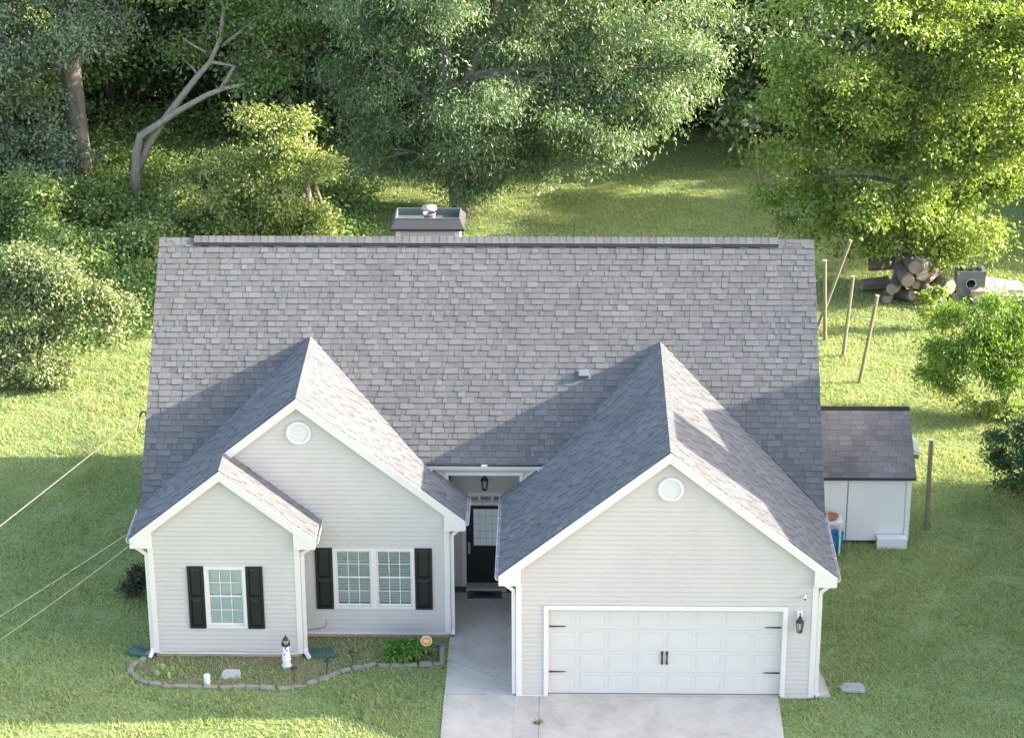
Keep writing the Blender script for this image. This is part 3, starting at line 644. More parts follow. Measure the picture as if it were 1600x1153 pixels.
# cable stapled low on the wall and a service head on the left rake
MB().tube([(-7.33, MY-.03, .45), (-7.33, MY-.035, .34), (-7.38, MY-.035, .27), (-7.5, MY-.03, .225), (-7.75, MY-.03, .20)], .008, 6).build('wall_cable', M['tin'], HO)
MB().tube([(x, BY-.03, .155+.012*math.sin(x*3.1)) for x in np.linspace(B0+.15, B1-.15, 20)], .007, 6).build('wall_cable', M['tin'], HO)
MB().tube([(XL-.03, 4.75, 4.1), (XL-.05, 4.75, 4.42), (XL-.12, 4.68, 4.46), (XL-.18, 4.6, 4.38)], .022, 8).tube([(XL-.16, 4.6, 4.38), (XL-.22, 4.5, 4.1), (XL-.12, 4.6, 3.95), (XL-.02, 4.9, 3.9)], .012, 6).build('service_head', M['iron'], HO)

# ------------------------------------------------------------------ fittings on and round the house
def lantern(name, x, y, z, label, wall=True):
    o = empty(name, (x, y, z), label, 'lamp')
    if wall:
        MB().box(x-.06, x+.06, y-.05, y-.014, z+.30, z+.44).build('back_plate', M['white_paint'], o)
        MB().tube([(x, y-.04, z+.38), (x, y-.10, z+.42), (x, y-.13, z+.38), (x, y-.13, z+.33)], .012, 6).build('arm', M['iron'], o); yc = y-.13
    else:
        yc = y; MB().tube([(x, yc, z+.34), (x, yc, 3.44)], .012, 6).build('chain', M['iron'], o)
        MB().lathe([(0, 3.44-z), (.06, 3.438-z), (.06, 3.41-z), (0, 3.40-z)], 12, (x, yc, z)).build('ceiling_rose', M['iron'], o)
    MB().lathe([(0, .37), (.03, .36), (.04, .31), (.085, .25), (.09, .235), (.05, .235)], 6, (x, yc, z)).build('lantern_roof', M['iron'], o)
    m = MB()
    for i in range(6):
        a = math.pi/3*i; m.tube([(x+.078*math.cos(a), yc+.078*math.sin(a), z+.24), (x+.055*math.cos(a), yc+.055*math.sin(a), z+.0)], .006, 5)
    m.build('cage', M['iron'], o)
    MB().lathe([(.072, .235), (.05, .005)], 12, (x, yc, z)).build('glass', M['glass'], o)
    MB().lathe([(0, .03), (.02, .04), (.026, .09), (.018, .15), (0, .16)], 10, (x, yc, z)).build('bulb', M['bulb'], o, True)
    MB().lathe([(0, -.03), (.02, -.02), (.06, -.005), (.06, .008), (0, .01)], 8, (x, yc, z)).build('base', M['iron'], o)
lantern('wall_lantern', 2.78, 0, 1.66, 'black lantern on white plate beside the garage door')
lantern('pendant_lantern', -3.89, 4.4, 2.72, 'black pendant lantern hanging above the front door', False)
sc_ = empty('security_camera', (2.875, 0, 2.42), 'tiny white security camera on the garage wall', 'camera')
MB().lathe([(0, 0), (.03, 0), (.03, .02), (.015, .04), (0, .045)], 12).build('mount', M['white_paint'], sc_, loc=(2.875, -.012, 2.46)).rotation_euler = (R(90), 0, 0)
MB().lathe([(0, -.05), (.03, -.05), (.033, .05), (0, .055)], 12).build('body', M['white_paint'], sc_, loc=(2.865, -.08, 2.44)).rotation_euler = (R(75), 0, 0)
MB().lathe([(0, 0), (.024, 0), (.024, .012), (0, .014)], 12).build('lens', M['iron'], sc_, loc=(2.865, -.132, 2.426)).rotation_euler = (R(75), 0, 0)
m = MB(); m.box(-4.30, -3.52, 4.29, 4.70, .03, .045); dm = tag(m.build('door_mat', M['mat']), 'dark patterned door mat on the concrete walk', 'mat')
mt_ = MB()
for i in range(9): a = i*2*math.pi/9; mt_.poly([(-3.91+.22*math.cos(a+k_)*(1 if k_ else .35), 4.495+.10*math.sin(a+k_)*(1 if k_ else .35), .0465) for k_ in (0, .3, .55)])
mt_.poly([(-3.91+.25*math.cos(i*.524), 4.495+.11*math.sin(i*.524), .0462) for i in range(12)]); mt_.build('mat_pattern', M['slit'], dm)

# garden bed with stone edging
edge_px = [(236, 1020), (222, 1032), (205, 1044), (204, 1052), (214, 1062), (232, 1069), (262, 1073), (300, 1074), (345, 1075), (400, 1075), (440, 1077), (470, 1074), (492, 1067), (520, 1056), (545, 1048), (580, 1042), (620, 1041), (660, 1039), (692, 1037)]
edge = [at(*q) for q in edge_px]
bedp = [(p[0], p[1], .008) for p in edge]+[(M1-.03, MY+.05, .008), (B1, MY+.05, .008), (B1, BY+.05, .008), (B0-.05, BY+.05, .008)]
struct(MB().poly(bedp).build('garden_bed', M['soil']))
ge = empty('garden_edging', tuple(edge[8]), 'curved row of rough stones edging the front garden bed', 'edging')
acc = [0]
for a, b_ in zip(edge[:-1], edge[1:]): acc.append(acc[-1]+np.linalg.norm(b_-a))
def along(s):
    for i in range(len(acc)-1):
        if s <= acc[i+1]: k_ = (s-acc[i])/(acc[i+1]-acc[i]); d = edge[i+1]-edge[i]; return edge[i]+d*k_, math.atan2(d[1], d[0])
    d = edge[-1]-edge[-2]; return edge[-1], math.atan2(d[1], d[0])
def rock_mesh(name, mt, lx, ly, lz, seed, sub=2):
    import bmesh
    bm = bmesh.new(); bmesh.ops.create_cube(bm, size=1.0); bmesh.ops.subdivide_edges(bm, edges=bm.edges[:], cuts=sub, use_grid_fill=True); rd = random.Random(seed)
    for v in bm.verts:
        n_ = v.co.normalized()*.56; v.co = v.co*.55+n_*.45; v.co += Vector((rd.uniform(-1, 1), rd.uniform(-1, 1), rd.uniform(-1, 1)))*.07
        v.co.x *= lx; v.co.y *= ly; v.co.z = (v.co.z+.4)*lz
    me = bpy.data.meshes.new(name); bm.to_mesh(me); bm.free(); me.materials.append(mt); return me
rocks = [rock_mesh('stone', M['stone'], .32, .12, .10, i) for i in range(6)]
s = .05
while s < acc[-1]:
    p, a = along(s); k_ = random.uniform(.75, 1.1)
    link('stone', random.choice(rocks), ge, (p[0]+random.uniform(-.02, .02), p[1]+random.uniform(-.02, .02), -.01), (random.uniform(-.06, .06), random.uniform(-.06, .06), a+random.choice((0, math.pi))+random.uniform(-.12, .12)), (k_, random.uniform(.8, 1.15), random.uniform(.7, 1.1)))
    s += .31*k_+.015
# lighthouse ornament
x, y = at(448, 1040)[:2]; lh = empty('lighthouse_ornament', (x, y, 0), 'small white lighthouse ornament with black top by the downspout', 'ornament')
MB().lathe([(0, 0), (.11, 0), (.11, .03), (.085, .05), (.085, .16), (.10, .17), (.10, .20), (0, .20)], 16, (x, y, 0)).build('base', M['white_paint'], lh)
MB().lathe([(.088, .20), (.062, .52), (0, .52)], 18, (x, y, 0)).build('tower', M['white_paint'], lh, True)
for a, z in ((-1.9, .3), (-1.2, .40), (-1.6, .46)): MB().box(x+.078*math.cos(a)-.012, x+.078*math.cos(a)+.012, y+.078*math.sin(a)-.004, y+.078*math.sin(a)+.01, z, z+.04).build('window', M['greyplastic'], lh)
MB().lathe([(0, .52), (.095, .52), (.095, .55), (0, .55)], 16, (x, y, 0)).build('gallery', M['iron'], lh)
m = MB()
for i in range(10): a = i*.628; m.tube([(x+.09*math.cos(a), y+.09*math.sin(a), .55), (x+.09*math.cos(a), y+.09*math.sin(a), .60)], .005, 4)
m.tube([(x+.09*math.cos(i*.628), y+.09*math.sin(i*.628), .60) for i in range(11)], .005, 4); m.build('railing', M['iron'], lh)
MB().lathe([(.05, .55), (.05, .64)], 12, (x, y, 0)).build('lantern_room', M['bulb'], lh)
MB().lathe([(0, .64), (.07, .64), (.055, .68), (.015, .72), (.012, .76), (0, .77)], 12, (x, y, 0)).build('roof', M['iron'], lh)
x, y = at(324, 1070)[:2]
tag(MB().lathe([(0, 0), (.058, 0), (.062, .03), (.055, .05), (.066, .07), (.07, .24), (.06, .265), (0, .27)], 16).build('garden_canister', M['white_paint'], None, True, loc=(x, y, 0)), 'short white canister standing on the stone edging', 'canister')
p0 = at(362, 1056); me = rock_mesh('stepping_stone', M['greystone'], .40, .26, .05, 31); o = link('stepping_stone', me, None, (p0[0], p0[1], .03), (R(24), R(3), .1)); tag(o, 'flat grey stone tilted in the garden bed under the window', 'stone')
# splash blocks
def splash(px, py, rz, label):
    x, y = at(px, py)[:2]
    m = MB(); m.box(-.30, .30, -.15, .15, 0, .03)
    m.prism([(-.30, -.15, .03), (.30, -.19, .03), (.30, -.19, .075), (-.30, -.15, .10)], (0, .03, 0)); m.prism([(-.30, .12, .03), (.30, .16, .03), (.30, .16, .075), (-.30, .12, .10)], (0, .03, 0)); m.box(-.33, -.30, -.15, .15, 0, .11)
    o = m.build('splash_block', M['green_plastic'], loc=(x, y, .012)); o.rotation_euler = (0, 0, rz); tag(o, label, 'splash block', 'green splash blocks')
splash(220, 1021, R(155), 'green splash block under the downspout beside the side lawn'); splash(502, 1023, R(8), 'green splash block between the small gable and the double window')
# path lights
def path_light(px, py, label, lean=0.0):
    x, y = at(px, py)[:2]; o = empty('path_light', (x, y, 0), label, 'path light', 'solar path lights in the garden bed')
    MB().tube([(0, 0, -.05), (lean*.3, 0, .30)], .009, 6).build('stake', M['iron'], o, world=False)
    MB().lathe([(0, .29), (.03, .30), (.045, .38), (0, .38)], 10, (lean*.3, 0, 0)).build('lens', M['glassd'], o, world=False)
    MB().lathe([(0, .42), (.04, .415), (.075, .385), (.075, .375), (0, .378)], 12, (lean*.3, 0, 0)).build('cap', M['iron'], o, world=False)
path_light(460, 1068, 'solar path light beside the lighthouse ornament'); path_light(509, 1056, 'solar path light standing by the green splash block', .15); path_light(552, 1043, 'solar path light between the splash block and the leafy bush', -.1); path_light(683, 1035, 'solar path light beside the orange round sign and wooden post', .1)
# yard sign
x, y = at(664, 1036)[:2]; ys_ = empty('yard_sign', (x, y, 0), 'round orange yard sign on a thin stake by the walk', 'sign')
MB().tube([(x, y, -.02), (x+.03, y, .50)], .010, 6).build('stake', M['wood'], ys_)
def disc(r, n, y_): return [(x+.04+r*math.cos(2*math.pi*i/n), y_, .56+r*math.sin(2*math.pi*i/n)) for i in range(n)]
MB().prism(disc(.125, 24, y-.012), (0, .01, 0)).build('sign_plate', M['white_paint'], ys_); MB().prism(disc(.112, 24, y-.0155), (0, .003, 0)).build('sign_face', M['orange'], ys_)
m = MB()
for k_, w_ in ((.02, .06), (-.02, .05)): m.box(x+.04-w_, x+.04+w_, y-.018, y-.016, .555+k_, .57+k_)
m.build('sign_lettering', M['white_paint'], ys_)
x, y = at(691, 1037)[:2]; tag(MB().tube([(x, y, -.05), (x+.01, y+.02, .40), (x+.005, y+.02, .42)], [.055, .05, .03], 8).build('short_post', M['oldwood']), 'short weathered wooden post beside the concrete walk', 'post')

# ------------------------------------------------------------------ shed and the things beside it
SX0, SX1, SY0, SY1 = 3.95, 6.03, 7.2, 10.6; EZ, RZ = 1.78, 2.79; RY = (SY0+SY1)/2
sh = empty('garden_shed', (5, 8.9, 0), 'small white panelled shed with dark shingle roof beside the house', 'shed')
m = MB(); m.box(SX0+.03, SX1-.03, SY0+.03, SY1-.03, .08, 1.80)
for x in (SX0+.03, SX1-.06): m.prism([(x, SY0+.03, 1.80), (x, SY1-.03, 1.80), (x, RY, RZ-.12)], (.03, 0, 0))
m.build('wall', M['shedwall'], sh)
for a, b_ in ((SX0, 4.55), (4.57, 5.90)): MB().box(a, b_-.004, SY0, SY0+.028, .10, 1.80).build('panel', M['shedwall'], sh)
for x in (4.56, 5.90): MB().box(x-.008, x+.014, SY0-.012, SY0+.02, .10, 1.80).build('batten', M['tin'] if x < 5 else M['shedwall'], sh)
MB().box(5.93, SX1+.012, SY0-.02, SY0+.03, .10, 1.80).build('corner_board', M['white_paint'], sh); MB().box(SX1+.0, SX1+.02, SY0+.04, SY0+.14, .10, 1.80).build('corner_board', M['white_paint'], sh)
FX0, FX1, FY = SX0-.12, SX1+.10, SY0-.12
sl_ = (RZ-EZ)/(RY-FY)
dk = MB().prism([(FX0, FY, EZ-.01), (FX1, FY, EZ-.01), (FX1, RY, RZ-.01), (FX0, RY, RZ-.01)], (0, 0, -.06)).prism([(FX0, RY, RZ-.01), (FX1, RY, RZ-.01), (FX1, 2*RY-FY, EZ-.01), (FX0, 2*RY-FY, EZ-.01)], (0, 0, -.06)).build('shed_roof', M['deck'], sh)
sfront = shingles((FX0, FY, EZ), (1, 0, 0), (0, 1, sl_), [(FX0, FY, EZ), (FX1, FY, EZ), (FX1, RY, RZ), (FX0, RY, RZ)], .155, (.3, .305, .31), (.005, .007), 21)
for s in sfront: m = MB(); add_shingle(m, s); m.build('shingle', M['shedroof'], dk)
m = MB()
for s in shingles((FX1, 2*RY-FY, EZ), (-1, 0, 0), (0, -1, sl_), [(FX1, 2*RY-FY, EZ), (FX0, 2*RY-FY, EZ), (FX0, RY, RZ), (FX1, RY, RZ)], .155, (.3, .305, .31), (.005, .007), 22): add_shingle(m, s)
m.build('shingles', M['shedroof'], dk, kind='stuff')
MB().prism([(FX0, RY-.1, RZ-.045), (FX0, RY, RZ+.022), (FX0, RY+.1, RZ-.045), (FX0, RY+.1, RZ-.065), (FX0, RY-.1, RZ-.065)], (FX1-FX0, 0, 0)).build('ridge_cap', M['shedroof'], dk)
MB().prism([(SX1+.06, 8.2, 2.02), (SX1+.34, 8.2, 1.86), (SX1+.34, 9.0, 1.86), (SX1+.20, 9.0, 2.02)], (0, 0, .03)).build('side_awning', M['tin'], sh)
MB().box(SX1+.015, SX1+.30, 8.25, 8.29, 1.74, 1.84).build('awning_bracket', M['oldwood'], sh)
for x, y in ((SX0+.1, SY0+.15), (4.9, SY0+.15), (SX0+.1, SY1-.2), (SX1-.3, SY1-.2)): MB().box(x, x+.2, y, y+.2, -.02, .08).build('pier', M['greystone'], sh)
bl = MB().box(5.28, 5.98, 6.92, 7.16, 0, .27); bo = tag(bl.build('concrete_block', M['white_paint']), 'long whitewashed block on the grass against the shed wall', 'block')
x, y = 4.20, 6.80; bin_ = empty('plant_stand', (x, y, 0), 'white stand with a terracotta dish between house and shed', 'plant stand')
MB().box(x-.20, x+.20, y-.20, y+.20, .80, .86).build('stand_top', M['white_paint'], bin_)
for a in (-1, 1):
    for b_ in (-1, 1): MB().box(x+a*.16-.02, x+a*.16+.02, y+b_*.16-.02, y+b_*.16+.02, 0, .80).build('leg', M['white_paint'], bin_)
MB().lathe([(0, .88), (.11, .87), (.17, .94), (.19, .94), (.13, .86), (0, .86)], 18, (x-.06, y, 0)).build('dish', M['terracotta'], bin_, True)
x, y = 4.30, 6.85; bb = empty('blue_tub', (x, y, 0), 'bright blue plastic tub beside the shed wall', 'tub')
MB().lathe([(0, .02), (.13, 0), (.16, .30), (.17, .44), (.185, .45), (.185, .47), (.16, .47), (.145, .30), (.11, .04), (0, .04)], 20, (x, y, 0)).build('tub', M['blue'], bb, True)
MB().tube([(x-.17, y, .43), (x-.13, y-.05, .52), (x+.0, y-.08, .57), (x+.13, y-.05, .52), (x+.17, y, .43)], .012, 6).build('handle', M['blue'], bb)
# posts
def post(bot, top, r, label, z=0.0):
    B = at(*bot, 2, z); T = at(*top, 1, B[1]+random.uniform(-.05, .05))
    d = T-B
    o = empty('wooden_post', tuple(B), label, 'post', 'wooden garden posts')
    MB().tube([B-d*.03, B+d*.5, T], [r*1.05, r, r*.95], 8).build('shaft', M['wood'], o); MB().tube([T, T+d/np.linalg.norm(d)*.01], [r*.93, r*.8], 8).build('cut_end', M['white_paint'], o)
post((1447, 828), (1455, 687), .055, 'tall wooden post standing beside the white shed')
post((1289, 532), (1289, 407), .055, 'upright wooden post close to the roof edge with a leaning pole against it')
post((1276, 515), (1329, 376), .050, 'long wooden pole leaning strongly towards the wood pile')
post((1317, 558), (1333, 432), .050, 'slightly leaning wooden post second in the row from the shed')
post((1343, 598), (1371, 462), .052, 'leaning wooden post in the row nearest to the shed roof')
post((1249, 400), (1249, 343), .05, 'wooden post rising just behind the end of the main roof ridge')
post((1214, 420), (1215, 330), .04, 'thin dark post behind the end of the ridge vent')
post((1187, 328), (1180, 212), .045, 'pale post half hidden by the leaves of the yellow green tree')
post((1158, 262), (1144, 186), .05, 'pole leaning to one side in the crossed pair before the wood')
post((1162, 262), (1180, 190), .045, 'pole leaning the other way in the crossed pair before the wood')
# firewood, boards, grey box and mound under the tree
def log(c, d, r, l, k):
    c, d = np.array(c, float), np.array(d, float); d /= np.linalg.norm(d); rd = random.Random(k)
    o = empty('log', tuple(c), 'cut log lying in the firewood pile under the yellow green tree', 'log', 'logs in the firewood pile')
    rs = [r*rd.uniform(.85, 1.1) for _ in range(4)]
    MB().tube([c+d*l*(t_-.5) for t_ in (0, .33, .66, 1)], rs, 9).build('bark', M['log'], o)
    for s, rr in ((-1, rs[0]), (1, rs[-1])): MB().tube([c+d*s*l*.5, c+d*s*(l*.5+.012)], [rr*.9, rr*.88], 9).build('cut_face', M['logend'], o)
k_ = 0
wp = at(1432, 478)
for row, n_, zz in ((0, 5, .19), (1, 4, .52), (2, 3, .84), (3, 2, 1.14)):
    for i in range(n_):
        k_ += 1; log((wp[0]-.75+row*.2+i*.40, wp[1]+.5+random.uniform(-.12, .12), zz), (random.uniform(-.8, .8), -1, random.uniform(-.3, .3)), random.uniform(.13, .25), random.uniform(.6, 1.3), k_)
log(at(1478, 470)+np.array((0, 0, .35)), (.5, -.3, -.5), .14, 1.3, 77); log(at(1462, 482)+np.array((0, 0, .30)), (.4, -.5, -.35), .12, 1.1, 78); log(at(1378, 452)+np.array((0, .3, .7)), (1, -.1, .1), .22, .8, 79); log(at(1368, 462)+np.array((0, .3, .25)), (1, .2, 0), .20, .8, 80)
for i in range(3):
    b_ = at(1388+i*9, 466); q = np.array((b_[0], b_[1], 0)); v = np.array((.25, .55, 1.3))
    tag(MB().prism([q, q+(.13, 0, 0), q+(.13, 0, 0)+v, q+v], (0, .025, .01)).build('plank', M['oldwood']), 'grey weathered plank leaning on the firewood pile', 'plank', 'planks leaning on the firewood')
x, y = at(1513, 468)[:2]; gb = empty('grey_box', (x, y, 0), 'dark grey plastic box with a round hole beside the logs', 'box')
m = MB(); w_, h_, nn = .42, .95, 20
ring = [(x+.13*math.cos(2*math.pi*i/nn), y-.25, .60+.13*math.sin(2*math.pi*i/nn)) for i in range(nn)]
outer = []
for i in range(nn):
    a = 2*math.pi*i/nn; cx_, sx_ = math.cos(a), math.sin(a); k2 = min(w_/max(abs(cx_), 1e-6), .42/max(abs(sx_), 1e-6)); outer.append((x+cx_*k2, y-.25, .55+sx_*k2))
m.v = ring+outer; m.f = [(i, (i+1) % nn, nn+(i+1) % nn, nn+i) for i in range(nn)]; m.tone = [None]*nn
m.build('front_panel', M['greyplastic'], gb); MB().box(x-w_, x-w_+.03, y-.248, y+.25, .02, .97).box(x+w_-.03, x+w_, y-.248, y+.25, .02, .97).box(x-w_+.03, x+w_-.03, y-.248, y+.25, .94, .97).box(x-w_+.03, x+w_-.03, y+.1, y+.25, .02, .94).build('shell', M['greyplastic'], gb)
MB().lathe([(.13, 0), (.16, 0), (.16, .03), (.13, .03)], 20).build('hole_rim', M['tin'], gb, loc=(x, y-.25, .60)).rotation_euler = (R(90), 0, 0)
for s in (-.25, 0, .25): MB().box(x+s-.05, x+s+.05, y-.2, y+.1, .97, 1.02).build('lid_catch', M['iron'], gb)
x, y = at(1556, 468)[:2]; tag(link('tarp_mound', rock_mesh('tarp_mound', M['tarp'], 1.6, 1.1, .62, 12, 4), None, (x, y, -.05)), 'low tan tarp covered mound beside the grey box', 'mound')
x, y = at(1332, 1076)[:2]; tag(link('ground_stone', rock_mesh('ground_stone', M['greystone'], .50, .36, .07, 15, 3), None, (x, y, -.005)), 'flat grey stone sunk in the lawn beside the garage', 'stone')

# ------------------------------------------------------------------ cables on the left
def cable(a, b_, sag, r, label):
    a, b_ = np.array(a, float), np.array(b_, float); P = [a+(b_-a)*k-np.array((0, 0, sag*4*k*(1-k))) for k in np.linspace(0, 1, 25)]
    tag(MB().tube(P, r, 6).build('overhead_cable', M['cable']), label, 'cable', 'overhead cables')
cable((XL-.17, 4.6, 4.40), at(-300, 1055, 2, 7.5), .02, .012, 'thick pale service cable running to the service head on the roof edge')
cable((B0-.01, 3.6, 2.55), at(-250, 1118, 2, 6.5), .05, .0034, 'thin pale cable running to the side wall, the upper of two')
cable((B0-.01, 3.3, 2.45), at(-250, 1160, 2, 6.2), .16, .0034, 'thin sagging cable running to the side wall, the lower of two')

# ------------------------------------------------------------------ neighbouring house to the right, outside the picture: its roof shades the drive and the garage roof
NX0, NX1, NY0, NYR, NY1 = 13.0, 25.0, -3.2, 4.53, 11.25; NZ0, NZR, NZ1 = 5.76, 9.87, 5.56
nh = empty('neighbour_house', (19, 4, 0), 'two storey tan house with brick chimney standing beyond the garden shed', 'house')
MB().prism([(NX0+.3, NY0+.35, 0), (NX0+.3, NY1-.35, 0), (NX0+.3, NY1-.35, NZ1+.05), (NX0+.3, NYR, NZR-.2), (NX0+.3, NY0+.35, NZ0+.05)], (NX1-NX0-.6, 0, 0)).build('wall', M['nwall'], nh)
MB().prism([(NX0, NY0, NZ0), (NX0, NYR, NZR), (NX0, NY1, NZ1), (NX0, NY1, NZ1-.16), (NX0, NYR, NZR-.16), (NX0, NY0, NZ0-.16)], (NX1-NX0, 0, 0)).build('roof', M['nroof'], nh)
MB().box(12.55, 13.28, 1.90, 3.25, 0, 10.5).box(12.50, 13.33, 1.85, 3.30, 10.2, 10.36).prism([(12.55, 1.4, 0), (12.55, 1.90, 0), (12.55, 1.90, 8.3), (12.55, 1.4, 7.2)], (.72, 0, 0)).build('chimney', M['brick'], nh)
for y in (-1.6, 5.5, 8.6):
    for z in (.9, 3.5):
        wn = frame(MB(), 0, 1, 0, 1.5, -.05, .05, .08)
        wn.v = [(NX0+.3+b_, y+a, z+c) for a, b_, c in wn.v]; wn = wn.build('window', M['trim'], nh)
        MB().box(NX0+.285, NX0+.295, y+.08, y+.92, z+.08, z+1.42).build('pane', M['inside'], wn)

# ------------------------------------------------------------------ vegetation
def leaves(name, centers, sig, per, mt, l=.15, w=.075, droop=.35, seed=0, flat=.6, out=None, tone_sp=.18, up=.55):
    r = np.random.default_rng(seed); n = len(centers)*per
    ci = np.repeat(np.arange(len(centers)), per); C = centers[ci]
    off = r.normal(0, 1, (n, 3))*(sig[ci][:, None] if hasattr(sig, '__len__') else sig); off[:, 2] *= flat
    P = C+off
    a = r.normal(0, 1, (n, 3))*.8; a += off/(np.linalg.norm(off, axis=1, keepdims=True)+1e-6)*.8; a[:, 2] -= droop*1.5
    a /= np.linalg.norm(a, axis=1, keepdims=True)
    nn = r.normal(0, 1, (n, 3))*.75+np.array((0, -.15, up))
    b = np.cross(nn, a); b /= np.linalg.norm(b, axis=1, keepdims=True)+1e-9; nn = np.cross(a, b)
    L = (l*r.uniform(.6, 1.35, n))[:, None]; Wd = (w*r.uniform(.7, 1.3, n))[:, None]
    V = np.stack([P-a*L/2, P+b*Wd/2+nn*Wd*.22+a*L*.05, P+a*L/2-nn*L*.12, P-b*Wd/2+nn*Wd*.22+a*L*.05], 1)
    ct = r.normal(.45, tone_sp, len(centers))
    return quads_mesh(name, V, 4, mt, ct[ci]+r.normal(0, .13, n))
def blob_pts(blobs, n, seed, shell=.55, zmin=.15):
    """cluster centres: every blob carries sprays (small flattened clumps) scattered over and through it, so gaps stay between them"""
    r = np.random.default_rng(seed); out = []
    vol = np.array([b[3]*b[4]*b[5] for b in blobs])**.75; cnt = (vol/vol.sum()*n).astype(int)+1
    for b, k in zip(blobs, cnt):
        ns = max(3, int(k/9)); S = np.array(b[3:6])
        d = r.normal(0, 1, (ns, 3)); d /= np.linalg.norm(d, axis=1, keepdims=True)
        rad = (shell+(1.12-shell)*r.random(ns)**.7)[:, None]; sc_ = d*rad*S
        si = r.integers(0, ns, k); e = r.normal(0, 1, (k, 3))*S.mean()*.155*r.uniform(.6, 1.4, ns)[si][:, None]; e[:, 2] = e[:, 2]*.55-np.linalg.norm(e[:, :2], axis=1)*.25
        out.append(np.array(b[:3])+sc_[si]+e)
    P = np.concatenate(out); return P[P[:, 2] > zmin]
def curve(a, b, bend, n, r):
    a, b = np.array(a, float), np.array(b, float); o = r.normal(0, 1, 3)*bend*np.linalg.norm(b-a); P = []
    for i in range(n+1):
        k = i/n; P.append(a+(b-a)*k+o*math.sin(math.pi*k)*.5+np.array((0, 0, 1))*math.sin(math.pi*k)*bend*np.linalg.norm(b-a)*.3)
    return P
def tree(name, label, base, trunk, blobs, ncl, per, leafm, barkm, cat='tree', group=None, sig=.38, l=.15, w=.075, droop=.35, seed=0, shell=.5, limbs=True, flat=.6, twigs=24, zmin=.2, up=.55):
    """trunk: list of paths [(points), r0, r1] relative to base; blobs relative to base"""
    o = empty(name, tuple(base), label, cat, group); r = np.random.default_rng(seed+99)
    P = blob_pts(blobs, ncl, seed, shell, zmin); m = MB()
    for pts, r0, r1 in trunk:
        pts = [np.array(p, float) for p in pts]; m.tube(pts, list(np.linspace(r0, r1, len(pts))), 10)
    tp = [np.array(p, float) for pts, _, _ in trunk for p in pts[len(pts)//3:]]
    r1 = trunk[0][2]
    if limbs:
        for b in blobs:
            c = np.array(b[:3]); s_ = min(tp, key=lambda q: np.linalg.norm(q-c)+max(0, q[2]-c[2])*1.5)
            if np.linalg.norm(s_-c) > .3: rl = min(max(r1*.7, .03), .05*b[3]); m.tube(curve(s_, c, .12, 5, r), list(np.linspace(rl, max(rl*.35, .012), 6)), 7)
            near = P[np.linalg.norm((P-c)/np.array(b[3:6]), axis=1) < 1.05]
            for q in near[r.permutation(len(near))[:max(2, twigs//len(blobs))]]: m.tube(curve(c, q, .15, 3, r), [max(r1*.25, .014), max(r1*.16, .011), max(r1*.10, .008), .006], 5)
    m.build('trunk', barkm, o, True, world=False)
    me = leaves('crown', P, sig*r.uniform(.6, 1.4, len(P)), per, leafm, l, w, droop, seed, flat, up=up)
    c = link('crown', me, o, world=False); return o
LM = {}
LM['oak'] = leaf_mat('oak_leaf', (0.115, 0.185, 0.09), (0.3, 0.37, 0.19), .30, .42, spec=.55)
LM['grey'] = leaf_mat('grey_green_leaf', (0.145, 0.205, 0.12), (0.35, 0.41, 0.25), .28, .42, spec=.55)
LM['yellow'] = leaf_mat('yellow_green_leaf', (0.12, 0.195, 0.045), (0.36, 0.42, 0.1), .38, .45, spec=.45)
LM['bright'] = leaf_mat('thicket_leaf', (0.176, 0.242, 0.066), (0.462, 0.473, 0.198), .38, .5)
LM['pale'] = leaf_mat('pale_shrub_leaf', (0.14, 0.19, 0.08), (0.34, 0.37, 0.19), .32, .45, spec=.5)
LM['peach'] = leaf_mat('narrow_leaf', (0.091, 0.182, 0.0325), (0.286, 0.403, 0.065), .38, .4, spec=.45)
LM['ever'] = leaf_mat('evergreen_leaf', (0.025, 0.075, 0.025), (0.07, 0.15, 0.05), .15, .5)
LM['dark'] = leaf_mat('wood_leaf', (0.12, 0.19, 0.065), (0.28, 0.36, 0.12), .28, .5)
LM['vine'] = leaf_mat('vine_leaf', (0.14, 0.22, 0.06), (0.34, 0.42, 0.14), .30, .5)
LM['shrub'] = leaf_mat('shrub_leaf', (0.04, 0.055, 0.03), (0.10, 0.10, 0.06), .2, .6)
LM['weed'] = leaf_mat('dry_weed', (0.22, 0.20, 0.09), (0.32, 0.30, 0.14), .2, .6)
LM['bush'] = leaf_mat('bush_leaf', (0.08, 0.19, 0.03), (0.2, 0.36, 0.06), .3, .45)
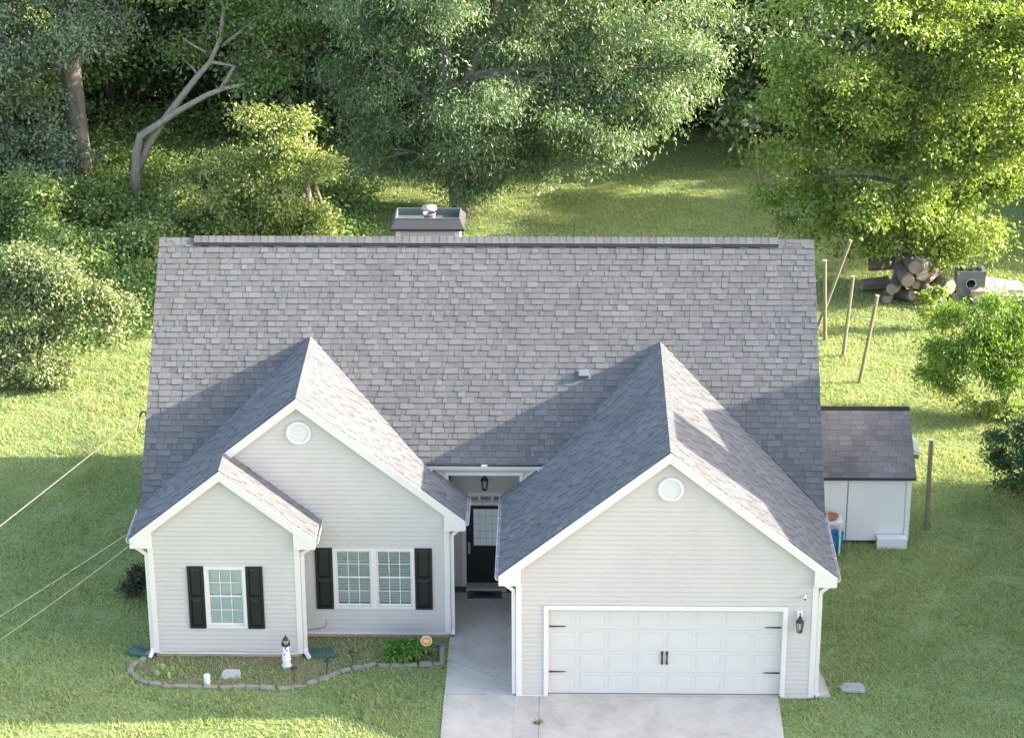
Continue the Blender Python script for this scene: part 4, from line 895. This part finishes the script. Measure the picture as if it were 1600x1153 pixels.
# great oak behind the house
tree('oak_tree', 'great dark oak with drooping crown behind the roof and chimney', at(720, 335), [([(0, 0, -.1), (-.1, .1, 1.5), (-.35, .1, 3.2), (-.5, .2, 5.5), (-.4, .3, 9)], .36, .20), ([(-.35, .1, 3.2), (.3, .0, 4.6), (1.2, -.2, 6.5)], .20, .10)],
     [(-1.2, .3, 3.3, 2.4, 1.7, 1.8), (-2.6, .6, 5.0, 2.3, 1.9, 1.6), (.6, -.9, 4.6, 2.4, 2.0, 1.8), (2.6, -.6, 5.0, 2.5, 2.2, 1.8), (4.7, -.4, 4.2, 2.3, 2.0, 1.7), (6.4, .0, 4.9, 1.9, 2.0, 1.9), (6.8, .2, 3.1, 1.3, 1.4, 1.3), (4.2, .4, 2.6, 1.9, 1.5, 1.1), (1.4, 0, 2.7, 2.0, 1.6, 1.2), (-.6, .5, 1.8, 1.5, 1.2, 1.1), (.2, -.9, 1.5, 1.4, .8, .9), (1.6, -.6, 1.9, 1.3, .8, .8), (-1.5, -.5, 2.3, 1.4, .9, .9), (-3.0, .2, 3.0, 1.3, 1.1, 1.0), (3.3, .1, 1.8, 1.3, 1.0, .7), (1.0, .5, 7.6, 4.0, 3.4, 2.4), (5.2, .8, 7.4, 3.2, 3.2, 2.2), (-2.8, .8, 7.6, 3.0, 3.0, 2.0), (1.2, 1, 10.5, 4.2, 3.8, 2.6)],
     3000, 62, LM['oak'], M['bark'], sig=.31, l=.155, w=.046, droop=.75, seed=11, shell=.45, twigs=90)
# yellow green tree on the right
tree('sweetgum_tree', 'tall yellow green tree with full crown over the firewood pile', at(1415, 440), [([(0, 0, -.1), (.05, 0, 1.2), (-.05, .1, 3), (.1, .1, 6), (0, .1, 10)], .24, .12)],
     [(-.5, -.6, 3.4, 2.2, 1.9, 1.7), (1.6, -.5, 3.0, 1.9, 1.7, 1.4), (-2.5, -.2, 3.4, 1.8, 1.6, 1.5), (-3.3, .2, 4.9, 1.5, 1.6, 1.7), (.4, -.6, 5.4, 2.3, 2.0, 1.7), (2.6, -.3, 4.8, 1.7, 1.7, 1.6), (-1.8, -.4, 6.5, 2.1, 1.9, 1.7), (2.2, -.3, 6.9, 2.1, 1.9, 1.7), (.6, .1, 8.2, 2.6, 2.3, 1.8), (-1.8, .3, 9.0, 2.2, 2.2, 1.6), (3.8, .2, 8.6, 2.0, 1.9, 1.3), (.2, .3, 10.8, 2.6, 2.4, 1.9), (-.6, -.5, 1.9, 1.6, 1.2, .8), (1.9, -.6, 1.5, 1.0, .9, .6), (.7, -.9, 1.5, 1.1, .6, .55)],
     1900, 60, LM['yellow'], M['bark'], sig=.27, l=.145, w=.075, droop=.4, seed=12, shell=.5, twigs=70, zmin=.9)
# big trunk left
tree('white_oak_tree', 'grey green oak with thick straight trunk at the wood edge', at(128, 285), [([(0, 0, -.1), (-.02, 0, 1.5), (-.1, .05, 4), (-.15, .1, 6.5), (-.1, .1, 10)], .40, .26)],
     [(-2.4, -1.2, 3.6, 1.6, 1.4, 1.5), (-1.6, -1.6, 5.3, 1.9, 1.6, 1.2), (.6, -1.3, 5.9, 1.7, 1.5, 1.0), (1.7, -.8, 6.6, 1.4, 1.4, 1.0), (-3.2, -.8, 6.2, 1.8, 1.6, 1.5), (-1.2, -1.2, 1.6, .9, .8, .9), (-.5, -1.5, .9, .7, .7, .5), (-2.6, -1.4, 2.0, .8, .8, .8), (0, 0, 8.8, 3.5, 3.2, 2.0), (0, 0, 11, 3.2, 3.0, 2.0)],
     1050, 56, LM['grey'], M['bark'], sig=.36, l=.14, w=.075, droop=.5, seed=13, shell=.45, twigs=60)
# crooked tree
bp_ = at(212, 315)
c3 = lambda px, py, dy=0: tuple(at(px, py, 1, bp_[1]+dy)-bp_)
tree('crooked_tree', 'bare forked tree with crooked pale trunk leaning over', bp_, [([(0, 0, -.1), c3(212, 275), c3(213, 240), c3(219, 212), c3(245, 196), c3(280, 173, -.2), c3(325, 148, -.4), c3(352, 138, -.5), c3(375, 134, -.6)], .17, .06),
     ([c3(213, 270), c3(232, 225, .3), c3(255, 190, .3), c3(285, 150, .3), c3(310, 118, .3), c3(328, 98, .3), c3(345, 60, .2), c3(350, 10, .1)], .15, .06),
     ([c3(345, 140, -.5), c3(357, 120, -.5), c3(366, 104, -.5)], .08, .04), ([c3(328, 96, .3), c3(350, 101, .2), c3(370, 104, .1)], .07, .03), ([c3(322, 82, .3), c3(303, 72, .3), c3(285, 60, .3)], .05, .02), ([c3(350, 70, .2), c3(375, 50, .1), c3(398, 30, 0)], .06, .03)],
     [(c3(400, 60)[0], .6, c3(400, 60)[2], 1.6, 1.2, 1.0), (c3(300, 20)[0], .9, c3(300, 20)[2]+.5, 1.6, 1.2, .9), (c3(420, 125)[0], .2, c3(420, 125)[2], 1.2, 1.0, .8), (c3(450, 40)[0], .6, c3(450, 30)[2]+.6, 2.0, 1.4, 1.2), (c3(270, 110)[0], 1.4, c3(270, 110)[2], .9, .7, .5), (c3(350, 30)[0], .5, 9.4, 2.6, 2.2, 1.4)],
     420, 40, LM['dark'], M['palebark'], sig=.36, l=.17, w=.085, seed=14, shell=.3, twigs=30)
# sunlit thicket on bare stems, left of the chimney
tb = at(466, 410)
tree('thicket_tree', 'sunlit yellow green thicket on bare stems beside the great oak', tb, [([(.3, 0, -.1), (.45, 0, 1.4), (.3, .1, 3.1), (.35, .2, 4.2)], .13, .07), ([(-.6, .2, -.1), (-.7, .2, 1.2), (-1.1, .3, 2.6)], .07, .03), ([(1.2, .3, -.1), (.9, .2, 1.4), (.6, .2, 2.4)], .09, .05)],
     [(-1.2, 0, 1.1, .8, .6, .8), (-.6, -.1, 2.2, .6, .5, .7), (-1.5, .1, 2.9, .6, .5, .5), (-.3, .1, 3.6, .7, .6, .5), (.7, 0, 3.3, .5, .4, .35), (-1.0, .2, 4.4, .6, .5, .4), (.5, -.1, 1.5, .4, .4, .5), (-2.2, 0, 1.8, .5, .5, .5), (-.1, 0, .8, .6, .5, .5), (.1, .2, 4.7, .4, .4, .3), (-2.5, .2, 3.2, .4, .4, .3)],
     460, 42, LM['bright'], M['bark'], sig=.28, l=.13, w=.07, seed=15, shell=.4, twigs=40)
# pale shrub tree by the left lawn
tree('pale_shrub', 'large pale leaved shrub beside the sunlit side lawn', at(60, 590), [([(0, 0, -.1), (.1, 0, .8), (.3, .1, 1.8)], .10, .05), ([(0, 0, 0), (-.5, .2, 1.0), (-.9, .2, 2.2)], .08, .04)],
     [(b_[0], b_[1], b_[2], b_[3], b_[3]*.8, b_[3]*.62) for b_ in ((-.9, 0, 3.2, .8), (.1, .2, 3.3, .6), (.8, -.2, 3.0, .75), (1.7, 0, 2.6, .65), (2.3, 0, 2.1, .5), (-.2, -.3, 2.5, .7), (1.0, -.4, 2.2, .6), (-1.4, 0, 2.3, .8), (2.0, .1, 1.6, .45), (-.5, -.5, 1.5, .7), (.6, -.4, 1.3, .45), (-1.5, -.4, 1.3, .8), (-.8, -.7, .6, .6), (.2, -.7, .5, .5), (1.0, -.6, .45, .45), (-1.8, -.5, .5, .6))],
     720, 50, LM['pale'], M['bark'], 'shrub', sig=.22, l=.11, w=.062, seed=16, shell=.25, twigs=50)
# small tree right
tree('young_fruit_tree', 'young bright green tree with narrow leaves beside the lit lawn', at(1567, 652), [([(0, 0, -.1), (0, 0, .35), (-.12, .02, .8), (-.35, 0, 1.3)], .06, .035), ([(0, 0, .35), (.12, 0, .7), (.35, .05, 1.3)], .05, .03)],
     [(-1.1, -.1, 1.75, .9, .75, .75), (.2, 0, 2.3, 1.1, 1.0, .75), (1.0, .1, 1.9, .9, .8, .75), (-1.1, 0, 2.5, .85, .8, .65), (-1.65, 0, 1.4, .6, .55, .6), (.3, -.2, 1.6, .9, .7, .45), (1.3, 0, 1.2, .6, .5, .6), (-.2, 0, 3.0, .9, .8, .5)],
     540, 46, LM['peach'], M['bark'], sig=.20, l=.13, w=.04, droop=.8, seed=17, shell=.35, twigs=50)
tree('evergreen_shrub', 'dark evergreen shrub beside the shaded lawn near the shed', at(1612, 775), [([(0, 0, -.1), (0, 0, 1.0), (0, 0, 2)], .07, .03)],
     [(0, 0, .9, 1.0, .9, .8), (-.3, 0, 1.5, .8, .8, .6), (.3, 0, 1.9, .7, .7, .6), (-.6, -.1, .7, .5, .5, .4), (.9, 0, 1.1, .8, .8, .9)], 340, 46, LM['ever'], M['darkbark'], 'shrub', sig=.16, l=.10, w=.035, droop=.1, seed=18, shell=.5, zmin=.05)
tree('weed_shrub', 'low weedy shrub under the young fruit tree', at(1530, 655), [([(0, 0, -.05), (0, 0, .3)], .02, .01)], [(0, 0, .25, .6, .4, .3), (.8, .3, .25, .7, .4, .3)], 70, 40, LM['vine'], M['darkbark'], 'shrub', sig=.16, l=.12, w=.05, seed=19, zmin=.03)
tree('sapling', 'sapling stump with a few yellow leaves on the lit lawn', at(1456, 516), [([(0, 0, -.05), (0, 0, .4), (.0, 0, .7)], .05, .04)], [(0, 0, .75, .3, .25, .35), (.05, 0, 1.1, .25, .2, .25)], 30, 34, LM['yellow'], M['bark'], sig=.12, l=.12, w=.06, seed=20)
# shrubs by the house
tree('dark_shrub', 'scruffy brownish shrub against the side wall below the thin cables', at(207, 935)+np.array((.15, .1, 0)), [([(0, 0, -.05), (0, 0, .4)], .03, .02), ([(0, 0, 0), (.15, 0, .5)], .02, .01)], [(0, 0, .55, .38, .3, .32), (-.1, 0, .35, .3, .28, .25)], 90, 40, LM['shrub'], M['darkbark'], 'shrub', sig=.10, l=.08, w=.035, seed=23, twigs=40, shell=.3, zmin=.05)
tree('leafy_bush', 'bright green leafy bush beside the orange round sign', at(635, 1026), [([(0, 0, -.05), (0, 0, .2)], .03, .02)], [(0, 0, .20, .36, .26, .22), (-.1, 0, .25, .25, .22, .18), (.18, 0, .2, .24, .2, .16)], 110, 34, LM['bush'], M['darkbark'], 'shrub', sig=.09, l=.10, w=.045, droop=.5, seed=24, zmin=.03)
# prickly plant in the bed
x, y = at(255, 1058)[:2]; cp = empty('paddle_cactus', (x, y, 0), 'small pale green paddle plant in the garden bed', 'plant')
cm = mat('cactus_pad', (0.16, 0.23, 0.08), .6, (.26, .32, .12), 8, .6)
for i, (a, b_, c, rz) in enumerate(((-.12, 0, .10, .2), (.05, .05, .12, -.5), (.0, 0, .26, .6), (.14, -.05, .09, 1.0), (-.1, .03, .24, -.2), (.2, .02, .2, .1))):
    e = MB().lathe([(0, -.09), (.04, -.075), (.06, -.02), (.055, .05), (.03, .085), (0, .09)], 10).mesh('pad', cm, True); link('pad', e, cp, (a, b_, c), (.2*(i % 3-1), .35*(i % 2-.5), rz), (1, .35, 1), world=False)

# vine covered shrubs on the bank
def vshrub(px, py, h, w_, label, sd, lm='vine'):
    tree('vine_shrub', label, at(px, py), [([(0, 0, -.05), (.05, 0, h*.5), (0, .1, h*.8)], .05, .03)], [(0, 0, h*.55, w_, w_*.8, h*.42), (-w_*.6, -.1, h*.4, w_*.6, w_*.5, h*.35), (w_*.6, 0, h*.45, w_*.65, w_*.5, h*.38), (.1*w_, 0, h*.9, w_*.5, w_*.5, h*.25)], 190, 36, LM[lm], M['darkbark'], 'shrub', 'vine covered shrubs on the bank', sig=.24, l=.14, w=.08, seed=sd, shell=.4, zmin=.05)
vshrub(40, 385, 2.2, 1.5, 'vine covered shrub behind the large pale shrub', 71); vshrub(335, 350, 1.6, 1.1, 'vine covered shrub at the foot of the crooked tree', 72, 'bright')
vshrub(140, 355, 1.2, 1.2, 'low vine covered shrub in front of the thick oak trunk', 73); vshrub(60, 310, 2.6, 1.4, 'tall vine covered shrub beside the thick oak trunk', 74, 'grey'); vshrub(225, 430, 1.5, 1.2, 'vine covered shrub at the corner of the roof', 75); vshrub(300, 385, 1.6, 1.3, 'vine covered shrub just behind the roof ridge', 76, 'bright')
x_, y_ = at(842, 1132)[:2]
tree('driveway_weed', 'small dry weed growing in the driveway joint', (x_, y_, .02), [([(0, 0, -.02), (0, 0, .05)], .006, .004)], [(0, 0, .03, .09, .07, .03)], 14, 12, LM['weed'], M['darkbark'], 'weed', sig=.03, l=.07, w=.016, droop=.1, seed=77, zmin=.0)
# trees of the wood behind: a few kinds, each copied with its parts
kinds = []
for k, (lm, sd) in enumerate(((LM['dark'], 41), (LM['oak'], 42), (LM['grey'], 43))):
    r = np.random.default_rng(sd)
    bl = [(r.uniform(-2.4, 2.4), r.uniform(-2, 2), z, r.uniform(1.4, 2.4), r.uniform(1.4, 2.2), r.uniform(.9, 1.5)) for z in (2.2, 2.8, 3.6, 4.2, 5.0, 6.0, 6.8, 7.8, 9.0, 10.2, 11.2)]
    kinds.append(tree('woodland_tree', 'broadleaf tree standing in the shady wood behind the lawn', (0, 0, 0), [([(0, 0, -.1), (.1, 0, 3), (-.1, .1, 6), (.1, 0, 11)], .22, .08)], bl, 700, 34, lm, M['darkbark'], group='trees of the wood behind the lawn', sig=.45, l=.24, w=.12, seed=sd, shell=.4, twigs=40))
spots = [(-27, 39), (-22.5, 42), (-24, 33.5), (-18.5, 40.5), (-14.5, 43), (-11, 40.5), (-7.5, 42), (-4, 40.5), (-.5, 44), (2.5, 41.2), (4.7, 38.3), (5.5, 45), (-21.5, 36.5), (7.8, 40.8), (9.6, 43.6), (13.5, 49), (17.5, 47), (-20, 47), (-16, 49), (-10, 48), (-5, 49), (1, 50), (7, 51), (20, 53), (12, 56), (-25, 48), (-30, 44), (-1, 56), (-12, 55), (-21, 55), (22, 44)]
for i, (x, y) in enumerate(spots):
    src = kinds[i % 3]
    o = src if i < 3 else copy_tree(src)
    o['label'] = ('green broadleaf tree standing in the shady wood behind the lawn', 'deep green long leaved tree standing in the wood behind the lawn', 'grey green tree standing in the wood behind the lawn')[i % 3]
    o.location = (x, y, 0); o.rotation_euler = (0, 0, i*2.4); k = .85+.35*((i*37) % 11)/11; o.scale = (k, k, k)
for i, (x, y, k) in enumerate(((17.8, 29.8, .68), (18.6, 32.6, .72), (17.4, 35.6, .74), (20.5, 38.5, .74), (22, 31.2, .72), (21, 27.9, .54), (23, 34.0, .76), (19.5, 41.5, .74))):  # unseen low trees, added and sized so their shadows fall on the back lawn
    o = copy_tree(kinds[i % 3]); o.location = (x, y, 0); o.rotation_euler = (0, 0, i*1.7+.5); o.scale = (k*1.15, k*1.15, k)
    o['label'] = 'low spreading tree added out of view to shade the back lawn'; o['group'] = 'low trees added to shade the back lawn'
# vine bank and undergrowth: cannot be counted
def cover(name, label, cat, fn, n, per, lm, seed, sig=.3, l=.14, w=.08):
    r = np.random.default_rng(seed); P = fn(r, n); me = leaves(name, P, sig, per, lm, l, w, .2, seed, .55, tone_sp=.2, up=.8)
    tag(link(name, me), label, cat, None, 'stuff')
def inpoly(P, poly):
    x, y = P[:, 0], P[:, 1]; c = np.zeros(len(P), bool); n = len(poly)
    for i in range(n):
        (x0, y0), (x1, y1) = poly[i-1], poly[i]
        c ^= ((y0 > y) != (y1 > y)) & (x < (x1-x0)*(y-y0)/(y1-y0+1e-12)+x0)
    return c
def bumps(P, s=1.0): x, y = P[:, 0]*s, P[:, 1]*s; return np.clip(.5+.28*np.sin(x*1.3+1.7*np.sin(y*.7))+.25*np.sin(y*1.1+x*.45+2), .05, 1.1)
bank_poly = [(-24, 17.5), (-19, 18.2), (-15.2, 18.8), (-13.6, 20.5), (-11, 22.2), (-9.5, 25), (-8.2, 28), (-8.5, 33), (-14, 36), (-26, 36)]
def bank(r, n):
    P = np.c_[r.uniform(-24, -8, n), r.uniform(17.5, 36, n)]; P = P[inpoly(P, bank_poly)]; h = 1.5*bumps(P)*np.clip((P[:, 1]-18)/4, .2, 1)*np.where(P[:, 1] > 26.5, .55, 1.0)
    return np.c_[P, h*r.uniform(.25, 1.15, len(P))]
cover('vine_bank', 'tangled green vines and weeds covering the bank behind the house', 'vines', bank, 4200, 34, LM['vine'], 51)
def under(r, n):
    P = np.c_[r.uniform(-30, 24, n), r.uniform(35.5, 58, n)]; keep = (P[:, 0] < -6) | (P[:, 1] > 38.8+1.5*np.sin(P[:, 0]*.5)); keep &= (P[:, 0] < 8.8) | (P[:, 1] > 47.5)
    P = P[keep]; h = bumps(P, .7)
    return np.c_[P, h*r.uniform(.1, 1.5, len(P))]
cover('undergrowth', 'dark low undergrowth beneath the trees of the wood', 'undergrowth', under, 4200, 30, LM['dark'], 52, .40, .17, .09)

# grass blades
def grass(seed, regions, dens):
    r = np.random.default_rng(seed); out = []
    for (x0, x1, y0, y1, k) in regions:
        n = int((x1-x0)*(y1-y0)*dens*k); out.append(np.c_[r.uniform(x0, x1, n), r.uniform(y0, y1, n)])
    P = np.concatenate(out); x, y = P[:, 0], P[:, 1]
    bad = (x > B0) & (x < GR) & (y > MY) & (y < YB-.4); bad |= (x > B0) & (x < B1) & (y > BY) & (y < MY+.1); bad |= (x > GL) & (x < GR) & (y > 0) & (y < 5)
    bad |= (x > -4.58+r.normal(0, .035, len(x))) & (x < -3.0) & (y < 5); bad |= (x > -3.1) & (x < 2.37+r.normal(0, .035, len(x))) & (y < .1)
    bad |= (x > SX0) & (x < SX1) & (y > SY0) & (y < SY1); bad |= (x > 3.1) & (x < 3.46) & (y > 0) & (y < 1.4)
    inb = inpoly(P, [(p[0], p[1]) for p in bedp]); bad |= inb & (r.random(len(x)) < np.clip(.0+.6*(y > BY-.2)*(x < B1)+.4*(y > MY-.12), 0, 1))
    bad |= inpoly(P, bank_poly) & (r.random(len(x)) < .8)
    f = np.sin(x*2.1+1.3*np.sin(y*1.7))*np.sin(y*2.6+1.1*np.sin(x*1.3+2))+.6*np.sin(x*5.3+y*3.1)*np.sin(y*6.1-x*2.2)
    bad |= (f < -.75) & (r.random(len(x)) < .55)
    f = f[~bad]; P = P[~bad]; inb = inb[~bad]; n = len(P)
    h = r.uniform(.04, .095, n)*(1+.5*np.sin(P[:, 0]*1.7+np.sin(P[:, 1]*2.3))*.4); a = r.uniform(0, 2*math.pi, n); w = r.uniform(.010, .022, n)
    weed = (np.abs(P[:, 0]+14.25-(P[:, 1]-10.3)*.10) < .22) & (P[:, 1] > 10.2) & (P[:, 1] < 13.4); h[weed] *= 2.6
    h *= 1+.35*np.clip(f, -1, 1)
    lean = r.normal(0, .7, (n, 2))*h[:, None]
    V = np.zeros((n, 3, 3)); V[:, 0, :2] = P+np.c_[np.cos(a), np.sin(a)]*w[:, None]; V[:, 1, :2] = P-np.c_[np.cos(a), np.sin(a)]*w[:, None]
    V[:, 2, :2] = P+lean; V[:, 2, 2] = h; V[:, :2, 2] = -.005
    tone = r.normal(.44, .17, n)+.16*np.sin(P[:, 0]*5+2*np.sin(P[:, 1]*4))*np.sin(P[:, 1]*6.3+P[:, 0]*2); tone[weed] -= .3
    return V, tone
regs = [(-17.5, -4.5, -3.2, 2.6, 1.0), (2.3, 10, -3.2, 12, 1.0), (-19.5, -10.9, 2.6, 19, .9), (3.2, 13, 12, 24, .8), (-19, 3.2, 12, 19.5, .45), (-9, 14, 24, 40, .5), (-10, 3.2, 19.5, 24, .2), (10, 17, 8, 44, .35)]
V, tone = grass(61, regs, 620)
GM = leaf_mat('grass_blade', (0.27, 0.365, 0.17), (0.455, 0.485, 0.225), .4, .6, spec=.25, nscale=.8, lo2=(0.43, 0.45, 0.21), tint=(1.15, 1.15, .6))
gme = quads_mesh('lawn_grass', V, 3, GM, tone); tag(link('lawn_grass', gme), 'short green lawn grass around the house', 'grass', None, 'stuff')
print('grass', len(V), 'objects', len(bpy.data.objects))
